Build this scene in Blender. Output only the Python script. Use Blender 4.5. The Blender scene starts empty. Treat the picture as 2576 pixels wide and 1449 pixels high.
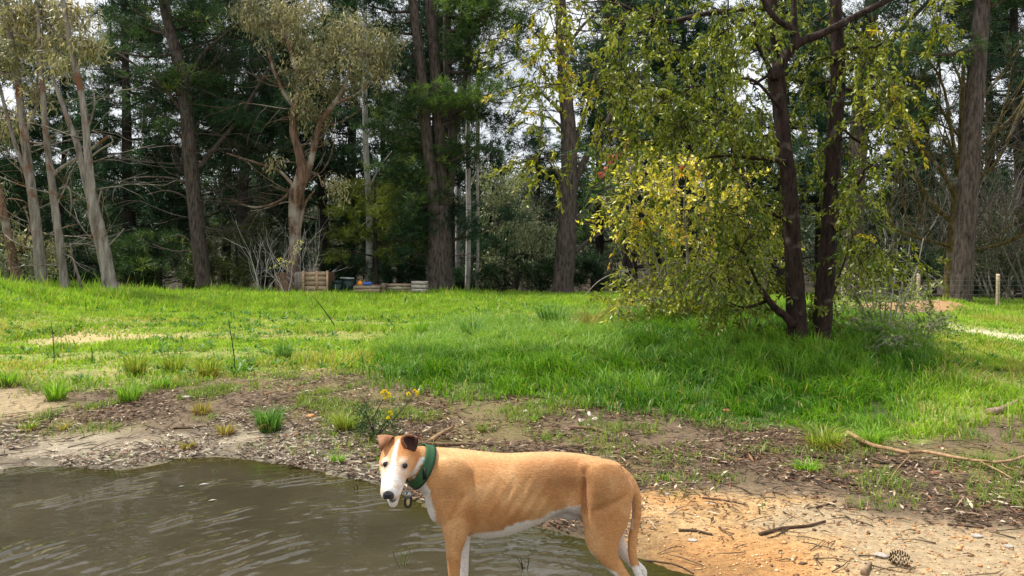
import bpy, math, random
import numpy as np
from mathutils import Vector, Matrix
from mathutils.bvhtree import BVHTree

# ---------------------------------------------------------------- camera, sky, sun, exposure
SC = bpy.context.scene
COL = SC.collection
F, CX, HY, EYE = 1946.0, 1288.0, 700.0, 1.35          # photo measured on a 2576 x 1449 grid
cam = bpy.data.cameras.new('camera'); camo = bpy.data.objects.new('camera', cam); COL.objects.link(camo)
camo.location = (0, 0, EYE); camo.rotation_euler = (math.pi / 2, 0, 0)
cam.sensor_width = 36.0; cam.lens = 36.0 * F / 2576.0; cam.shift_y = -24.5 / 2576.0
cam.clip_start = 0.05; cam.clip_end = 2000.0
SC.camera = camo

SUN = Vector((-0.42, 0.14, 0.90)).normalized()
world = bpy.data.worlds.new('World'); SC.world = world; world.use_nodes = True
wn = world.node_tree.nodes; wl = world.node_tree.links
sky = wn.new('ShaderNodeTexSky'); sky.sky_type = 'NISHITA'; sky.sun_disc = False
sky.sun_elevation = math.asin(SUN.z); sky.sun_rotation = math.atan2(SUN.x, SUN.y)
sky.air_density = 1.0; sky.dust_density = 2.5
wtc = wn.new('ShaderNodeTexCoord'); wno = wn.new('ShaderNodeTexNoise'); wno.inputs['Scale'].default_value = 3.0
wno.inputs['Detail'].default_value = 6.0; wno.inputs['Roughness'].default_value = 0.6
wl.new(wtc.outputs['Generated'], wno.inputs['Vector'])
wr = wn.new('ShaderNodeValToRGB'); wr.color_ramp.elements[0].position = 0.24; wr.color_ramp.elements[1].position = 0.46
wl.new(wno.outputs['Fac'], wr.inputs['Fac'])
wm = wn.new('ShaderNodeMix'); wm.data_type = 'RGBA'; wm.inputs[7].default_value = (10.6, 11.0, 11.6, 1)   # bright broken cloud
wl.new(wr.outputs['Color'], wm.inputs[0]); wl.new(sky.outputs['Color'], wm.inputs[6])
wl.new(wm.outputs[2], wn['Background'].inputs['Color']); wn['Background'].inputs['Strength'].default_value = 0.078
sun = bpy.data.lights.new('sun', 'SUN'); suno = bpy.data.objects.new('sun', sun); COL.objects.link(suno)
sun.energy = 4.8; sun.angle = math.radians(3.0); sun.color = (1.0, 0.95, 0.86)
suno.rotation_euler = SUN.to_track_quat('Z', 'Y').to_euler(); suno.location = (20, 10, 40)
SC.view_settings.view_transform = 'Standard'; SC.view_settings.look = 'None'
SC.view_settings.exposure = 0.42; SC.view_settings.gamma = 1.0; SC.view_settings.use_curve_mapping = False
SC.render.engine = 'CYCLES'
SC.cycles.max_bounces = 7; SC.cycles.diffuse_bounces = 3; SC.cycles.glossy_bounces = 3; SC.cycles.transmission_bounces = 4
SC.cycles.use_denoising = True; SC.cycles.sample_clamp_indirect = 6.0

# ---------------------------------------------------------------- helpers
R = np.random.default_rng(7)

def lin(r, g, b):
    f = lambda c: c / 12.92 if c <= 0.04045 else ((c + 0.055) / 1.055) ** 2.4
    return np.array([f(r / 255.0), f(g / 255.0), f(b / 255.0)])

def P(xd, yd, d):
    """photo point on the 2576 grid at depth d (metres along the view) -> world"""
    return np.array([(xd - CX) / F * d, d, EYE - (yd - HY) / F * d])

def unit(v):
    v = np.asarray(v, float); n = np.linalg.norm(v, axis=-1, keepdims=True); return v / np.maximum(n, 1e-9)

class Geo:
    def __init__(s): s.V = []; s.T = []; s.Q = []; s.C = []; s.n = 0
    def add(s, V, T=None, Q=None, C=(1, 1, 1)):
        V = np.asarray(V, float).reshape(-1, 3)
        if T is not None and len(T): s.T.append(np.asarray(T, np.int64) + s.n)
        if Q is not None and len(Q): s.Q.append(np.asarray(Q, np.int64) + s.n)
        C = np.asarray(C, float)
        s.C.append(np.broadcast_to(C, V.shape) if C.ndim == 1 else C)
        s.V.append(V); s.n += len(V)
    def build(s, name, mat, parent=None, smooth=False, origin=(0, 0, 0)):
        me = bpy.data.meshes.new(name)
        V = np.concatenate(s.V) - np.asarray(origin, float)
        T = np.concatenate(s.T) if s.T else np.zeros((0, 3), np.int64)
        Q = np.concatenate(s.Q) if s.Q else np.zeros((0, 4), np.int64)
        me.vertices.add(len(V)); me.vertices.foreach_set('co', V.astype(np.float32).ravel())
        li = np.concatenate([T.ravel(), Q.ravel()]).astype(np.int32)
        me.loops.add(len(li)); me.loops.foreach_set('vertex_index', li)
        npoly = len(T) + len(Q); me.polygons.add(npoly)
        st = np.concatenate([np.arange(len(T)) * 3, len(T) * 3 + np.arange(len(Q)) * 4]).astype(np.int32)
        me.polygons.foreach_set('loop_start', st)
        if smooth: me.polygons.foreach_set('use_smooth', np.ones(npoly, bool))
        me.update(calc_edges=True)
        ca = me.color_attributes.new('col', 'FLOAT_COLOR', 'POINT')
        C4 = np.ones((len(V), 4), np.float32); C4[:, :3] = np.concatenate(s.C)
        ca.data.foreach_set('color', C4.ravel())
        me.materials.append(mat)
        o = bpy.data.objects.new(name, me); COL.objects.link(o)
        if parent is not None: o.parent = parent
        return o

def tag(o, label=None, cat=None, group=None, kind=None):
    if label: o['label'] = label
    if cat: o['category'] = cat
    if group: o['group'] = group
    if kind: o['kind'] = kind
    return o

def empty(name, loc, label=None, cat=None, group=None):
    o = bpy.data.objects.new(name, None); COL.objects.link(o); o.location = tuple(loc); o.empty_display_size = 0.1
    return tag(o, label, cat, group)

def tube(g, pts, rad, sides=8, col=(1, 1, 1), rough=0.0, rng=R, cap=True):
    pts = np.asarray(pts, float); n = len(pts); rad = np.broadcast_to(np.asarray(rad, float), (n,))
    tan = unit(np.gradient(pts, axis=0))
    ref = np.array([0.0, 1.0, 0.0]) if abs(tan[0][1]) < 0.9 else np.array([1.0, 0, 0])
    a = unit(np.cross(tan, ref)); b = np.cross(tan, a)
    th = np.arange(sides) * 2 * np.pi / sides
    rr = rad[:, None] * (1 + rough * rng.uniform(-1, 1, (n, sides)))
    V = pts[:, None] + rr[..., None] * (np.cos(th)[None, :, None] * a[:, None] + np.sin(th)[None, :, None] * b[:, None])
    V = V.reshape(-1, 3)
    i = np.arange(n - 1)[:, None] * sides; j = np.arange(sides)[None]; k = (j + 1) % sides
    Q = np.stack([i + j, i + k, i + sides + k, i + sides + j], -1).reshape(-1, 4)
    T = None
    if cap:
        V = np.concatenate([V, pts[-1:], pts[:1]]); m = n * sides
        jj = np.arange(sides); kk = (jj + 1) % sides
        T = np.concatenate([np.stack([(n - 1) * sides + jj, (n - 1) * sides + kk, np.full(sides, m)], -1),
                            np.stack([kk, jj, np.full(sides, m + 1)], -1)])
    g.add(V, T, Q, col)

def smooth_path(pts, n):
    """Catmull-Rom through the points; pts may carry extra columns (radius)"""
    p = np.asarray(pts, float); m = len(p)
    q = np.concatenate([2 * p[:1] - p[1:2], p, 2 * p[-1:] - p[-2:-1]])
    t = np.linspace(0, m - 1 - 1e-6, n); i = t.astype(int); u = (t - i)[:, None]
    a, b, c, d = q[i], q[i + 1], q[i + 2], q[i + 3]
    return 0.5 * (2 * b + (c - a) * u + (2 * a - 5 * b + 4 * c - d) * u ** 2 + (3 * b - a - 3 * c + d) * u ** 3)

def box(g, c, size, rz=0.0, col=(1, 1, 1), tilt=0.0, jit=0.0, rng=R):
    s = np.array([[x, y, z] for x in (-.5, .5) for y in (-.5, .5) for z in (-.5, .5)]) * np.asarray(size)
    if jit: s = s + rng.uniform(-jit, jit, s.shape)
    if tilt: ct, st = math.cos(tilt), math.sin(tilt); s = np.stack([s[:, 0] * ct - s[:, 2] * st, s[:, 1], s[:, 0] * st + s[:, 2] * ct], 1)
    cz, sz = math.cos(rz), math.sin(rz)
    s = np.stack([s[:, 0] * cz - s[:, 1] * sz, s[:, 0] * sz + s[:, 1] * cz, s[:, 2]], 1) + np.asarray(c)
    Q = [[0, 1, 3, 2], [4, 6, 7, 5], [0, 4, 5, 1], [2, 3, 7, 6], [0, 2, 6, 4], [1, 5, 7, 3]]
    g.add(s, None, Q, col)

def hash2(i, j, seed):
    h = (i * 374761393 + j * 668265263 + seed * 1274126177) & 0xFFFFFFFF
    h = ((h ^ (h >> 13)) * 1274126177) & 0xFFFFFFFF
    return ((h ^ (h >> 16)) & 0xFFFF) / 65535.0

def vnoise(x, y, seed=0):
    x = np.asarray(x, float); y = np.asarray(y, float)
    i = np.floor(x).astype(np.int64); j = np.floor(y).astype(np.int64); u = x - i; v = y - j
    u = u * u * (3 - 2 * u); v = v * v * (3 - 2 * v)
    return (hash2(i, j, seed) * (1 - u) + hash2(i + 1, j, seed) * u) * (1 - v) + (hash2(i, j + 1, seed) * (1 - u) + hash2(i + 1, j + 1, seed) * u) * v

def fbm(x, y, seed=0, oct=4):
    s = 0; a = 0.5; t = 0
    for k in range(oct): s = s + a * vnoise(x * 2 ** k, y * 2 ** k, seed + k); t += a; a *= 0.5
    return s / t

def sstep(a, b, x):
    t = np.clip((x - a) / (b - a), 0, 1); return t * t * (3 - 2 * t)

def inpoly(x, y, poly):
    x = np.asarray(x); y = np.asarray(y); ins = np.zeros(x.shape, bool); n = len(poly)
    for k in range(n):
        x0, y0 = poly[k]; x1, y1 = poly[(k + 1) % n]
        if y0 == y1: continue
        c = ((y0 > y) != (y1 > y)) & (x < (x1 - x0) * (y - y0) / (y1 - y0) + x0)
        ins ^= c
    return ins

# ---------------------------------------------------------------- materials
def new_mat(name):
    m = bpy.data.materials.new(name); m.use_nodes = True; nt = m.node_tree; nt.nodes.clear()
    out = nt.nodes.new('ShaderNodeOutputMaterial'); return m, nt, out

def leaf_mat(name, trans=0.35, rough=0.5, spec=0.35, tint=(1.0, 1.0, 0.7)):
    m, nt, out = new_mat(name); N = nt.nodes; L = nt.links
    at = N.new('ShaderNodeAttribute'); at.attribute_name = 'col'
    p = N.new('ShaderNodeBsdfPrincipled'); p.inputs['Roughness'].default_value = rough; p.inputs['Specular IOR Level'].default_value = spec
    L.new(at.outputs['Color'], p.inputs['Base Color'])
    t = N.new('ShaderNodeBsdfTranslucent'); mu = N.new('ShaderNodeMix'); mu.data_type = 'RGBA'; mu.blend_type = 'MULTIPLY'; mu.inputs[0].default_value = 1
    mu.inputs[7].default_value = (*[c * 1.35 for c in tint], 1); L.new(at.outputs['Color'], mu.inputs[6]); L.new(mu.outputs[2], t.inputs['Color'])
    mx = N.new('ShaderNodeMixShader'); mx.inputs[0].default_value = trans
    L.new(p.outputs[0], mx.inputs[1]); L.new(t.outputs[0], mx.inputs[2]); L.new(mx.outputs[0], out.inputs['Surface'])
    return m

def rough_mat(name, a, b, scale=8.0, stretch=(1, 1, 1), rough=0.85, bump=0.4, dist=0.02, usecol=False, spec=0.25, detail=8.0, contrast=(0.35, 0.65), c=None, cscale=1.5, cpos=(0.55, 0.68)):
    """two-tone noise surface with matching fine relief; c = a third colour in larger patches (lichen, moss, stains)"""
    m, nt, out = new_mat(name); N = nt.nodes; L = nt.links
    tc = N.new('ShaderNodeTexCoord'); mp = N.new('ShaderNodeMapping'); mp.inputs['Scale'].default_value = stretch
    L.new(tc.outputs['Object'], mp.inputs['Vector'])
    no = N.new('ShaderNodeTexNoise'); no.inputs['Scale'].default_value = scale; no.inputs['Detail'].default_value = detail; no.inputs['Roughness'].default_value = 0.65
    L.new(mp.outputs[0], no.inputs['Vector'])
    cr = N.new('ShaderNodeValToRGB'); e = cr.color_ramp.elements
    e[0].position, e[1].position = contrast; e[0].color = (*a, 1); e[1].color = (*b, 1)
    L.new(no.outputs['Fac'], cr.inputs['Fac']); colour = cr.outputs['Color']
    if c is not None:
        n2 = N.new('ShaderNodeTexNoise'); n2.inputs['Scale'].default_value = cscale; n2.inputs['Detail'].default_value = 5
        L.new(tc.outputs['Object'], n2.inputs['Vector'])
        r2 = N.new('ShaderNodeValToRGB'); r2.color_ramp.elements[0].position, r2.color_ramp.elements[1].position = cpos
        L.new(n2.outputs['Fac'], r2.inputs['Fac'])
        mx = N.new('ShaderNodeMix'); mx.data_type = 'RGBA'; mx.inputs[7].default_value = (*c, 1)
        L.new(r2.outputs['Color'], mx.inputs[0]); L.new(colour, mx.inputs[6]); colour = mx.outputs[2]
    if usecol:
        at = N.new('ShaderNodeAttribute'); at.attribute_name = 'col'
        mu = N.new('ShaderNodeMix'); mu.data_type = 'RGBA'; mu.blend_type = 'MULTIPLY'; mu.inputs[0].default_value = 1
        L.new(colour, mu.inputs[6]); L.new(at.outputs['Color'], mu.inputs[7]); colour = mu.outputs[2]
    p = N.new('ShaderNodeBsdfPrincipled'); p.inputs['Roughness'].default_value = rough; p.inputs['Specular IOR Level'].default_value = spec
    L.new(colour, p.inputs['Base Color'])
    bp = N.new('ShaderNodeBump'); bp.inputs['Strength'].default_value = bump; bp.inputs['Distance'].default_value = dist
    L.new(no.outputs['Fac'], bp.inputs['Height']); L.new(bp.outputs[0], p.inputs['Normal'])
    L.new(p.outputs[0], out.inputs['Surface'])
    return m

M = {}
M['grass'] = leaf_mat('grass_blades', 0.42, 0.45, 0.3, (1.0, 1.0, 0.55))
M['leaf'] = leaf_mat('broad_leaves', 0.38, 0.36, 0.5, (1.0, 1.0, 0.5))
M['pine'] = leaf_mat('pine_needles', 0.25, 0.55, 0.25, (0.9, 1.0, 0.6))
M['gum'] = leaf_mat('gum_leaves', 0.25, 0.45, 0.4, (1.0, 1.0, 0.7))
M['litter'] = leaf_mat('dead_leaves', 0.08, 0.6, 0.3, (1.0, 0.9, 0.8))
M['bark_pine'] = rough_mat('pine_bark', (0.022, 0.016, 0.013), (0.135, 0.105, 0.088), 9, (1.6, 1.6, 0.35), bump=1.0, dist=0.06)
M['bark_gum'] = rough_mat('gum_bark', (0.10, 0.078, 0.060), (0.34, 0.30, 0.265), 4.5, (2.2, 2.2, 0.3), bump=0.6, dist=0.03, c=(0.17, 0.075, 0.04), cscale=1.3, cpos=(0.56, 0.64))
M['bark_red'] = rough_mat('peeling_red_bark', (0.05, 0.028, 0.018), (0.25, 0.15, 0.10), 5, (2, 2, 0.25), bump=0.7, dist=0.04, c=(0.32, 0.27, 0.22), cscale=1.1, cpos=(0.5, 0.6))
M['bark_pale'] = rough_mat('pale_bark', (0.30, 0.27, 0.24), (0.62, 0.60, 0.57), 4, (2, 2, 0.4), bump=0.2, dist=0.02)
M['bark_dark'] = rough_mat('dark_branch_bark', (0.010, 0.008, 0.007), (0.05, 0.038, 0.03), 9, (1.5, 1.5, 0.5), bump=0.6, dist=0.03)
M['bark_near'] = rough_mat('brown_flaky_bark', (0.008, 0.005, 0.004), (0.052, 0.029, 0.021), 16, (1.5, 1.5, 0.45), bump=1.0, dist=0.025, c=(0.10, 0.08, 0.068), cscale=5.0, cpos=(0.62, 0.70))
M['bark_twig'] = rough_mat('grey_twig_bark', (0.14, 0.12, 0.10), (0.36, 0.33, 0.29), 12, bump=0.2)
M['bark_scrub'] = rough_mat('dark_twig_bark', (0.06, 0.052, 0.04), (0.19, 0.17, 0.14), 12, bump=0.2)
M['moss'] = rough_mat('mossy_bark', (0.03, 0.025, 0.012), (0.16, 0.12, 0.035), 7, (1.5, 1.5, 0.6), bump=0.8, dist=0.04, c=(0.20, 0.19, 0.16), cscale=2.0)
M['stick'] = rough_mat('fallen_stick', (0.13, 0.085, 0.05), (0.33, 0.24, 0.16), 20, bump=0.5, dist=0.006, usecol=True)
M['plank'] = rough_mat('weathered_plank', (0.28, 0.24, 0.20), (0.62, 0.56, 0.50), 6, (1, 1, 6), bump=0.4, dist=0.01, usecol=True)
M['stone'] = rough_mat('pale_stone', (0.26, 0.22, 0.18), (0.48, 0.44, 0.39), 30, bump=0.5, dist=0.004)

# ---------------------------------------------------------------- the lie of the land
CP = [(-900, 730, 18), (0, 724, 17), (250, 740, 20), (600, 746, 25), (1100, 745, 28), (1500, 742, 30), (1750, 748, 28), (3400, 760, 24),
      (0, 775, 15), (100, 780, 17), (600, 790, 19), (1200, 784, 20), (1500, 778, 21), (100, 850, 13), (600, 850, 13.2), (1200, 850, 13), (1450, 850, 12.6),
      (-600, 850, 13), (0, 1000, 8.0), (300, 985, 8.2), (600, 965, 8.5), (1000, 970, 8.35), (1400, 985, 8.0),
      (100, 1100, 6.45), (400, 1090, 6.5), (800, 1090, 6.5), (1200, 1080, 6.6), (1600, 1090, 6.5),
      (2010, 868, 9.3), (1800, 842, 10.4), (1700, 800, 12.5), (2000, 790, 13.5), (2200, 850, 10.2), (1700, 1000, 7.7), (2000, 1040, 7.15), (2150, 1110, 6.2),
      (2500, 1180, 5.35), (1700, 1180, 5.42), (2450, 1000, 7.6), (2500, 900, 10.2), (2540, 845, 13), (2300, 800, 16), (2420, 772, 19), (2300, 776, 19.5), (2576, 800, 19),
      (1700, 760, 20), (2000, 762, 20), (2000, 1300, 4.3), (2400, 1400, 3.72), (1900, 1449, 3.47), (3200, 1200, 5.2), (3400, 900, 10), (-400, 1150, 5.8), (3000, 2400, 1.5), (-1500, 2400, 1.5)]
CPW = np.array([P(*c) for c in CP])
for zz, yy in ((0.62, 40), (0.55, 58), (4.5, 78), (11.5, 100), (15.0, 128)):
    for xx in (-1.2, -.5, 0, .5, 1.2): CPW = np.concatenate([CPW, [[xx * yy, yy, zz]]])
def feat(X, Y):
    Yc = np.clip(Y, 1.2, 130.0); return np.stack([np.clip(X / Yc, -1.6, 1.6) * 2.2, np.log(Yc) * 2.4], -1)
_ff = feat(CPW[:, 0], CPW[:, 1])
_K = -np.linalg.norm(_ff[:, None] - _ff[None], axis=-1); _n = len(CPW)
_A = np.zeros((_n + 1, _n + 1)); _A[:_n, :_n] = _K - np.eye(_n) * 0.02; _A[:_n, _n] = 1; _A[_n, :_n] = 1
_W = np.linalg.solve(_A, np.concatenate([CPW[:, 2], [0]]))

SHORE_D = [(0, 1190), (20, 1178), (110, 1173), (207, 1177), (305, 1184), (375, 1170), (441, 1155), (547, 1149), (645, 1155), (690, 1170), (781, 1184), (860, 1198), (957, 1219),
           (1080, 1272), (1210, 1302), (1350, 1326), (1470, 1352), (1611, 1405), (1743, 1449)]
SHORE = [tuple(np.array([(x - CX) / F, 1.0]) * (F * EYE / (y - HY))) for x, y in SHORE_D]
SHORE = [(-5.2, 5.1), (-4.4, 5.55)] + SHORE + [(0.95, 3.0), (0.9, 2.3), (0.3, 1.5), (-1.5, 1.1), (-4.0, 1.6), (-5.4, 3.3)]
_sh = np.array(SHORE)
def shore_dist(X, Y):
    """signed distance to the water's edge, positive on land"""
    X = np.asarray(X, float); Y = np.asarray(Y, float); d = np.full(X.shape, 1e9)
    for k in range(len(_sh)):
        a = _sh[k]; e = _sh[(k + 1) % len(_sh)] - a
        t = np.clip(((X - a[0]) * e[0] + (Y - a[1]) * e[1]) / (e @ e), 0, 1)
        d = np.minimum(d, np.hypot(X - a[0] - t * e[0], Y - a[1] - t * e[1]))
    return np.where(inpoly(X, Y, SHORE), -d, d)

def ground_z(X, Y):
    X = np.atleast_1d(np.asarray(X, float)); Y = np.atleast_1d(np.asarray(Y, float)); out = np.empty(X.shape)
    for s in range(0, len(X), 40000):
        x = X[s:s + 40000]; y = Y[s:s + 40000]; f = feat(x, y)
        z = -np.linalg.norm(f[:, None] - _ff[None], axis=-1) @ _W[:_n] + _W[_n]
        z = z + (fbm(x * 0.8, y * 0.8, 3) - 0.5) * 0.07 * sstep(5, 12, y) + (fbm(x * 5, y * 5, 9, 3) - 0.5) * 0.022
        z = z + .17 * np.exp(-((x - 10.6) / 1.1) ** 2 - ((y - 18.2) / 1.4) ** 2) - .26 * np.exp(-((x - 13.2) / 1.7) ** 2 - ((y - 20.5) / 4.0) ** 2)
        sd = shore_dist(x, y) + (fbm(x * 2.5, y * 2.5, 21, 4) - 0.5) * 0.22
        land = np.maximum(z, 0.004) * sstep(0.0, 1.3, sd) + 0.010 * sstep(0, .05, sd) + 0.02 * sstep(0, 0.6, sd) + (fbm(x * 9, y * 9, 5, 3) - 0.5) * 0.014
        wet = -np.minimum(0.10, 0.07 * np.abs(sd)) - 0.002
        out[s:s + 40000] = np.where(sd > 0, np.maximum(land, 0.002), wet)
    return out
def gz(x, y): return float(ground_z([x], [y])[0])
_dd = np.geomspace(2.2, 70, 700)
def hit(xd, yd):
    """where the ray through a photo point meets the ground"""
    x = (xd - CX) / F * _dd; zr = EYE - (yd - HY) / F * _dd; z = ground_z(x, _dd)
    k = np.argmax(z >= zr) if (z >= zr).any() else 400
    return np.array([x[k], _dd[k], z[k]])

# ---- what grows or lies where (regions measured on the photo, laid on the ground)
TALL = [(930, 930), (1000, 880), (1060, 850), (1180, 800), (1330, 770), (1480, 770), (1560, 770), (1700, 775), (2100, 790), (2250, 815), (2330, 850), (2320, 910), (2330, 980), (2300, 1040), (2220, 1080), (2150, 1100), (2000, 1080),
        (1900, 1072), (1750, 1056), (1620, 1036), (1500, 1016), (1440, 1004), (1300, 998), (1200, 980), (1050, 972), (970, 955)]
GRASS = [(-900, 600), (3400, 600), (3400, 1040), (2576, 1035), (2470, 1050), (2380, 1090), (2250, 1105), (2150, 1100), (2000, 1082), (1900, 1074), (1750, 1058), (1620, 1038), (1500, 1018),
         (1300, 1000), (1200, 984), (1050, 976), (960, 945), (800, 940), (600, 956), (400, 968), (200, 975), (0, 960), (-900, 960)]
SAND_FIELD = [[(60, 870), (90, 852), (200, 835), (330, 832), (480, 838), (520, 848), (380, 856), (260, 866), (200, 876), (120, 874)], [(540, 815), (700, 812), (710, 824), (560, 826)],
              [(240, 826), (330, 820), (340, 826), (250, 832)], [(1230, 792), (1400, 788), (1420, 798), (1240, 803)]]
ORANGE = [[(-60, 985), (90, 980), (150, 1000), (120, 1030), (40, 1050), (-60, 1050)], [(1560, 1250), (1700, 1236), (1900, 1240), (2060, 1262), (2130, 1290), (2300, 1300), (2480, 1335), (2700, 1360), (2700, 1700), (1560, 1700)],
          [(2100, 752), (2385, 752), (2375, 768), (2330, 784), (2220, 790), (2100, 786)]]
PALE = [(-100, 1100), (200, 1088), (420, 1090), (560, 1068), (740, 1085), (900, 1120), (980, 1180), (1100, 1250), (1000, 1260), (800, 1240), (500, 1230), (-100, 1230)]
PATH = [(2380, 826), (2440, 832), (2576, 846), (3200, 870), (3200, 900), (2576, 866), (2480, 850), (2400, 838)]
SPARSE = [[(2060, 1150), (2200, 1130), (2300, 1190), (2420, 1120), (2700, 1080), (2700, 1310), (2450, 1290), (2200, 1270), (2080, 1230)], [(1480, 1180), (1700, 1165), (1720, 1215), (1500, 1225)],
          [(2200, 1050), (2480, 1010), (2576, 1020), (2576, 1110), (2300, 1120)], [(0, 960), (960, 940), (960, 1000), (500, 1000), (0, 985)]]
def regions(X, Y, Z, wob=14, jit=0):
    d = np.maximum(Y, 0.8); u = CX + F * X / d; v = HY + F * (EYE - Z) / d
    sc = 6.0 / np.maximum(d, 3)
    u = u + (fbm(X * 1.3, Y * 1.3, 31) - .5) * 2 * wob * 4 * sc; v = v + (fbm(X * 1.6, Y * 1.6, 37) - .5) * 2 * wob * sc * 1.6
    if jit: u = u + R.normal(0, jit * 1.6, X.shape) * sc; v = v + R.normal(0, jit * .8, X.shape) * sc
    front = Y > 0.8
    r = {'grass': (inpoly(u, v, GRASS) | (Y > 30)) & front, 'tall': inpoly(u, v, TALL) & front & (Y < 16), 'sand': np.zeros(X.shape, bool), 'orange': np.zeros(X.shape, bool),
         'sparse': np.zeros(X.shape, bool), 'pale': inpoly(u, v, PALE) & front, 'path': inpoly(u, v, PATH) & front}
    for p in SAND_FIELD: r['sand'] |= inpoly(u, v, p) & front
    for p in ORANGE: r['orange'] |= inpoly(u, v, p)
    r['orange'] &= front
    for p in SPARSE: r['sparse'] |= inpoly(u, v, p) & front
    return r

def axis_pts(lo, hi, dense_lo, dense_hi, step, grow):
    a = list(np.arange(dense_lo, dense_hi, step)); s = step; x = a[-1]
    while x < hi: s *= grow; x += s; a.append(x)
    s = step; x = a[0]; b = []
    while x > lo: s *= grow; x -= s; b.append(x)
    return np.array(b[::-1] + a)
gx = axis_pts(-500, 500, -6.5, 6.5, 0.05, 1.08); gy = axis_pts(-60, 900, 2.6, 10.0, 0.035, 1.04)
GX, GY = np.meshgrid(gx, gy); gxf, gyf = GX.ravel(), GY.ravel(); gzf = ground_z(gxf, gyf)
rg = regions(gxf, gyf, gzf, 16, 12)
gc = np.zeros((len(gxf), 3)); nz = fbm(gxf * 1.1, gyf * 1.1, 50); nf = fbm(gxf * 6, gyf * 6, 51)
def put(mask, c): gc[mask] = c
gc[:] = lin(100, 84, 66)                                        # dark leaf-littered loam
gc[:] = gc * (0.75 + 0.5 * nf[:, None])
mossy = (~rg['grass']) & (nz > 0.56); gc[mossy] = gc[mossy] * 0.6 + lin(116, 110, 56) * 0.4
put(rg['pale'], lin(150, 138, 118))
pm = rg['pale'] & (nf > 0.55); gc[pm] = lin(104, 94, 78)
oc = np.where((nf > 0.5)[:, None], lin(178, 150, 108), lin(164, 132, 90)); oc = np.where((nz > 0.56)[:, None], lin(174, 130, 82), oc); oc = np.where((nz < 0.44)[:, None], lin(160, 140, 110), oc)
oc[(gxf < -1) & (gyf < 12)] = lin(150, 132, 100); gc[rg['orange']] = oc[rg['orange']]
put(rg['grass'], lin(116, 130, 56)); gm = rg['grass'] & (nf > 0.55); gc[gm] = lin(150, 138, 88); put(rg['tall'], lin(58, 72, 26))
put(rg['sand'], lin(172, 152, 108)); put(rg['path'], lin(188, 178, 150))
far = gyf > 29 + 3 * nz; gc[far] = lin(58, 50, 36) * (0.7 + 0.6 * nf[far, None])
sd_all = shore_dist(gxf, gyf)
wetm = sstep(0.45, 0.0, sd_all + (nf - .5) * 0.4)[:, None]; gc = gc * (1 - 0.42 * wetm)
gc[sd_all < -0.05] = lin(92, 88, 52)
nx, ny = len(gx), len(gy)
_g = gc.reshape(ny, nx, 3)
for _ in range(3): _g = (_g + np.roll(_g, 1, 0) + np.roll(_g, -1, 0) + np.roll(_g, 1, 1) + np.roll(_g, -1, 1)) / 5
gc = _g.reshape(-1, 3)
gi = (np.arange(ny - 1)[:, None] * nx + np.arange(nx - 1)[None]).ravel()
gg = Geo(); gg.add(np.stack([gxf, gyf, gzf], 1), None, np.stack([gi, gi + 1, gi + nx + 1, gi + nx], 1), gc)
def ground_mat():
    m, nt, out = new_mat('bare_ground'); N = nt.nodes; L = nt.links
    at = N.new('ShaderNodeAttribute'); at.attribute_name = 'col'; tc = N.new('ShaderNodeTexCoord')
    n1 = N.new('ShaderNodeTexNoise'); n1.inputs['Scale'].default_value = 22; n1.inputs['Detail'].default_value = 9; n1.inputs['Roughness'].default_value = 0.7
    n2 = N.new('ShaderNodeTexVoronoi'); n2.inputs['Scale'].default_value = 42
    L.new(tc.outputs['Object'], n1.inputs['Vector']); L.new(tc.outputs['Object'], n2.inputs['Vector'])
    r1 = N.new('ShaderNodeMapRange'); r1.inputs[1].default_value = 0.3; r1.inputs[2].default_value = 0.7; r1.inputs[3].default_value = 0.55; r1.inputs[4].default_value = 1.4
    L.new(n1.outputs['Fac'], r1.inputs[0])
    mu = N.new('ShaderNodeMix'); mu.data_type = 'RGBA'; mu.blend_type = 'MULTIPLY'; mu.inputs[0].default_value = 1
    L.new(at.outputs['Color'], mu.inputs[6]); L.new(r1.outputs[0], mu.inputs[7])
    p = N.new('ShaderNodeBsdfPrincipled'); p.inputs['Roughness'].default_value = 0.82; p.inputs['Specular IOR Level'].default_value = 0.25
    L.new(mu.outputs[2], p.inputs['Base Color'])
    ad = N.new('ShaderNodeMath'); ad.operation = 'MULTIPLY_ADD'; ad.inputs[1].default_value = -0.5; L.new(n2.outputs['Distance'], ad.inputs[0]); L.new(n1.outputs['Fac'], ad.inputs[2])
    b = N.new('ShaderNodeBump'); b.inputs['Strength'].default_value = 0.8; b.inputs['Distance'].default_value = 0.02
    L.new(ad.outputs[0], b.inputs['Height']); L.new(b.outputs[0], p.inputs['Normal']); L.new(p.outputs[0], out.inputs['Surface'])
    return m
tag(gg.build('ground', ground_mat(), smooth=True), kind='structure')

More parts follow.
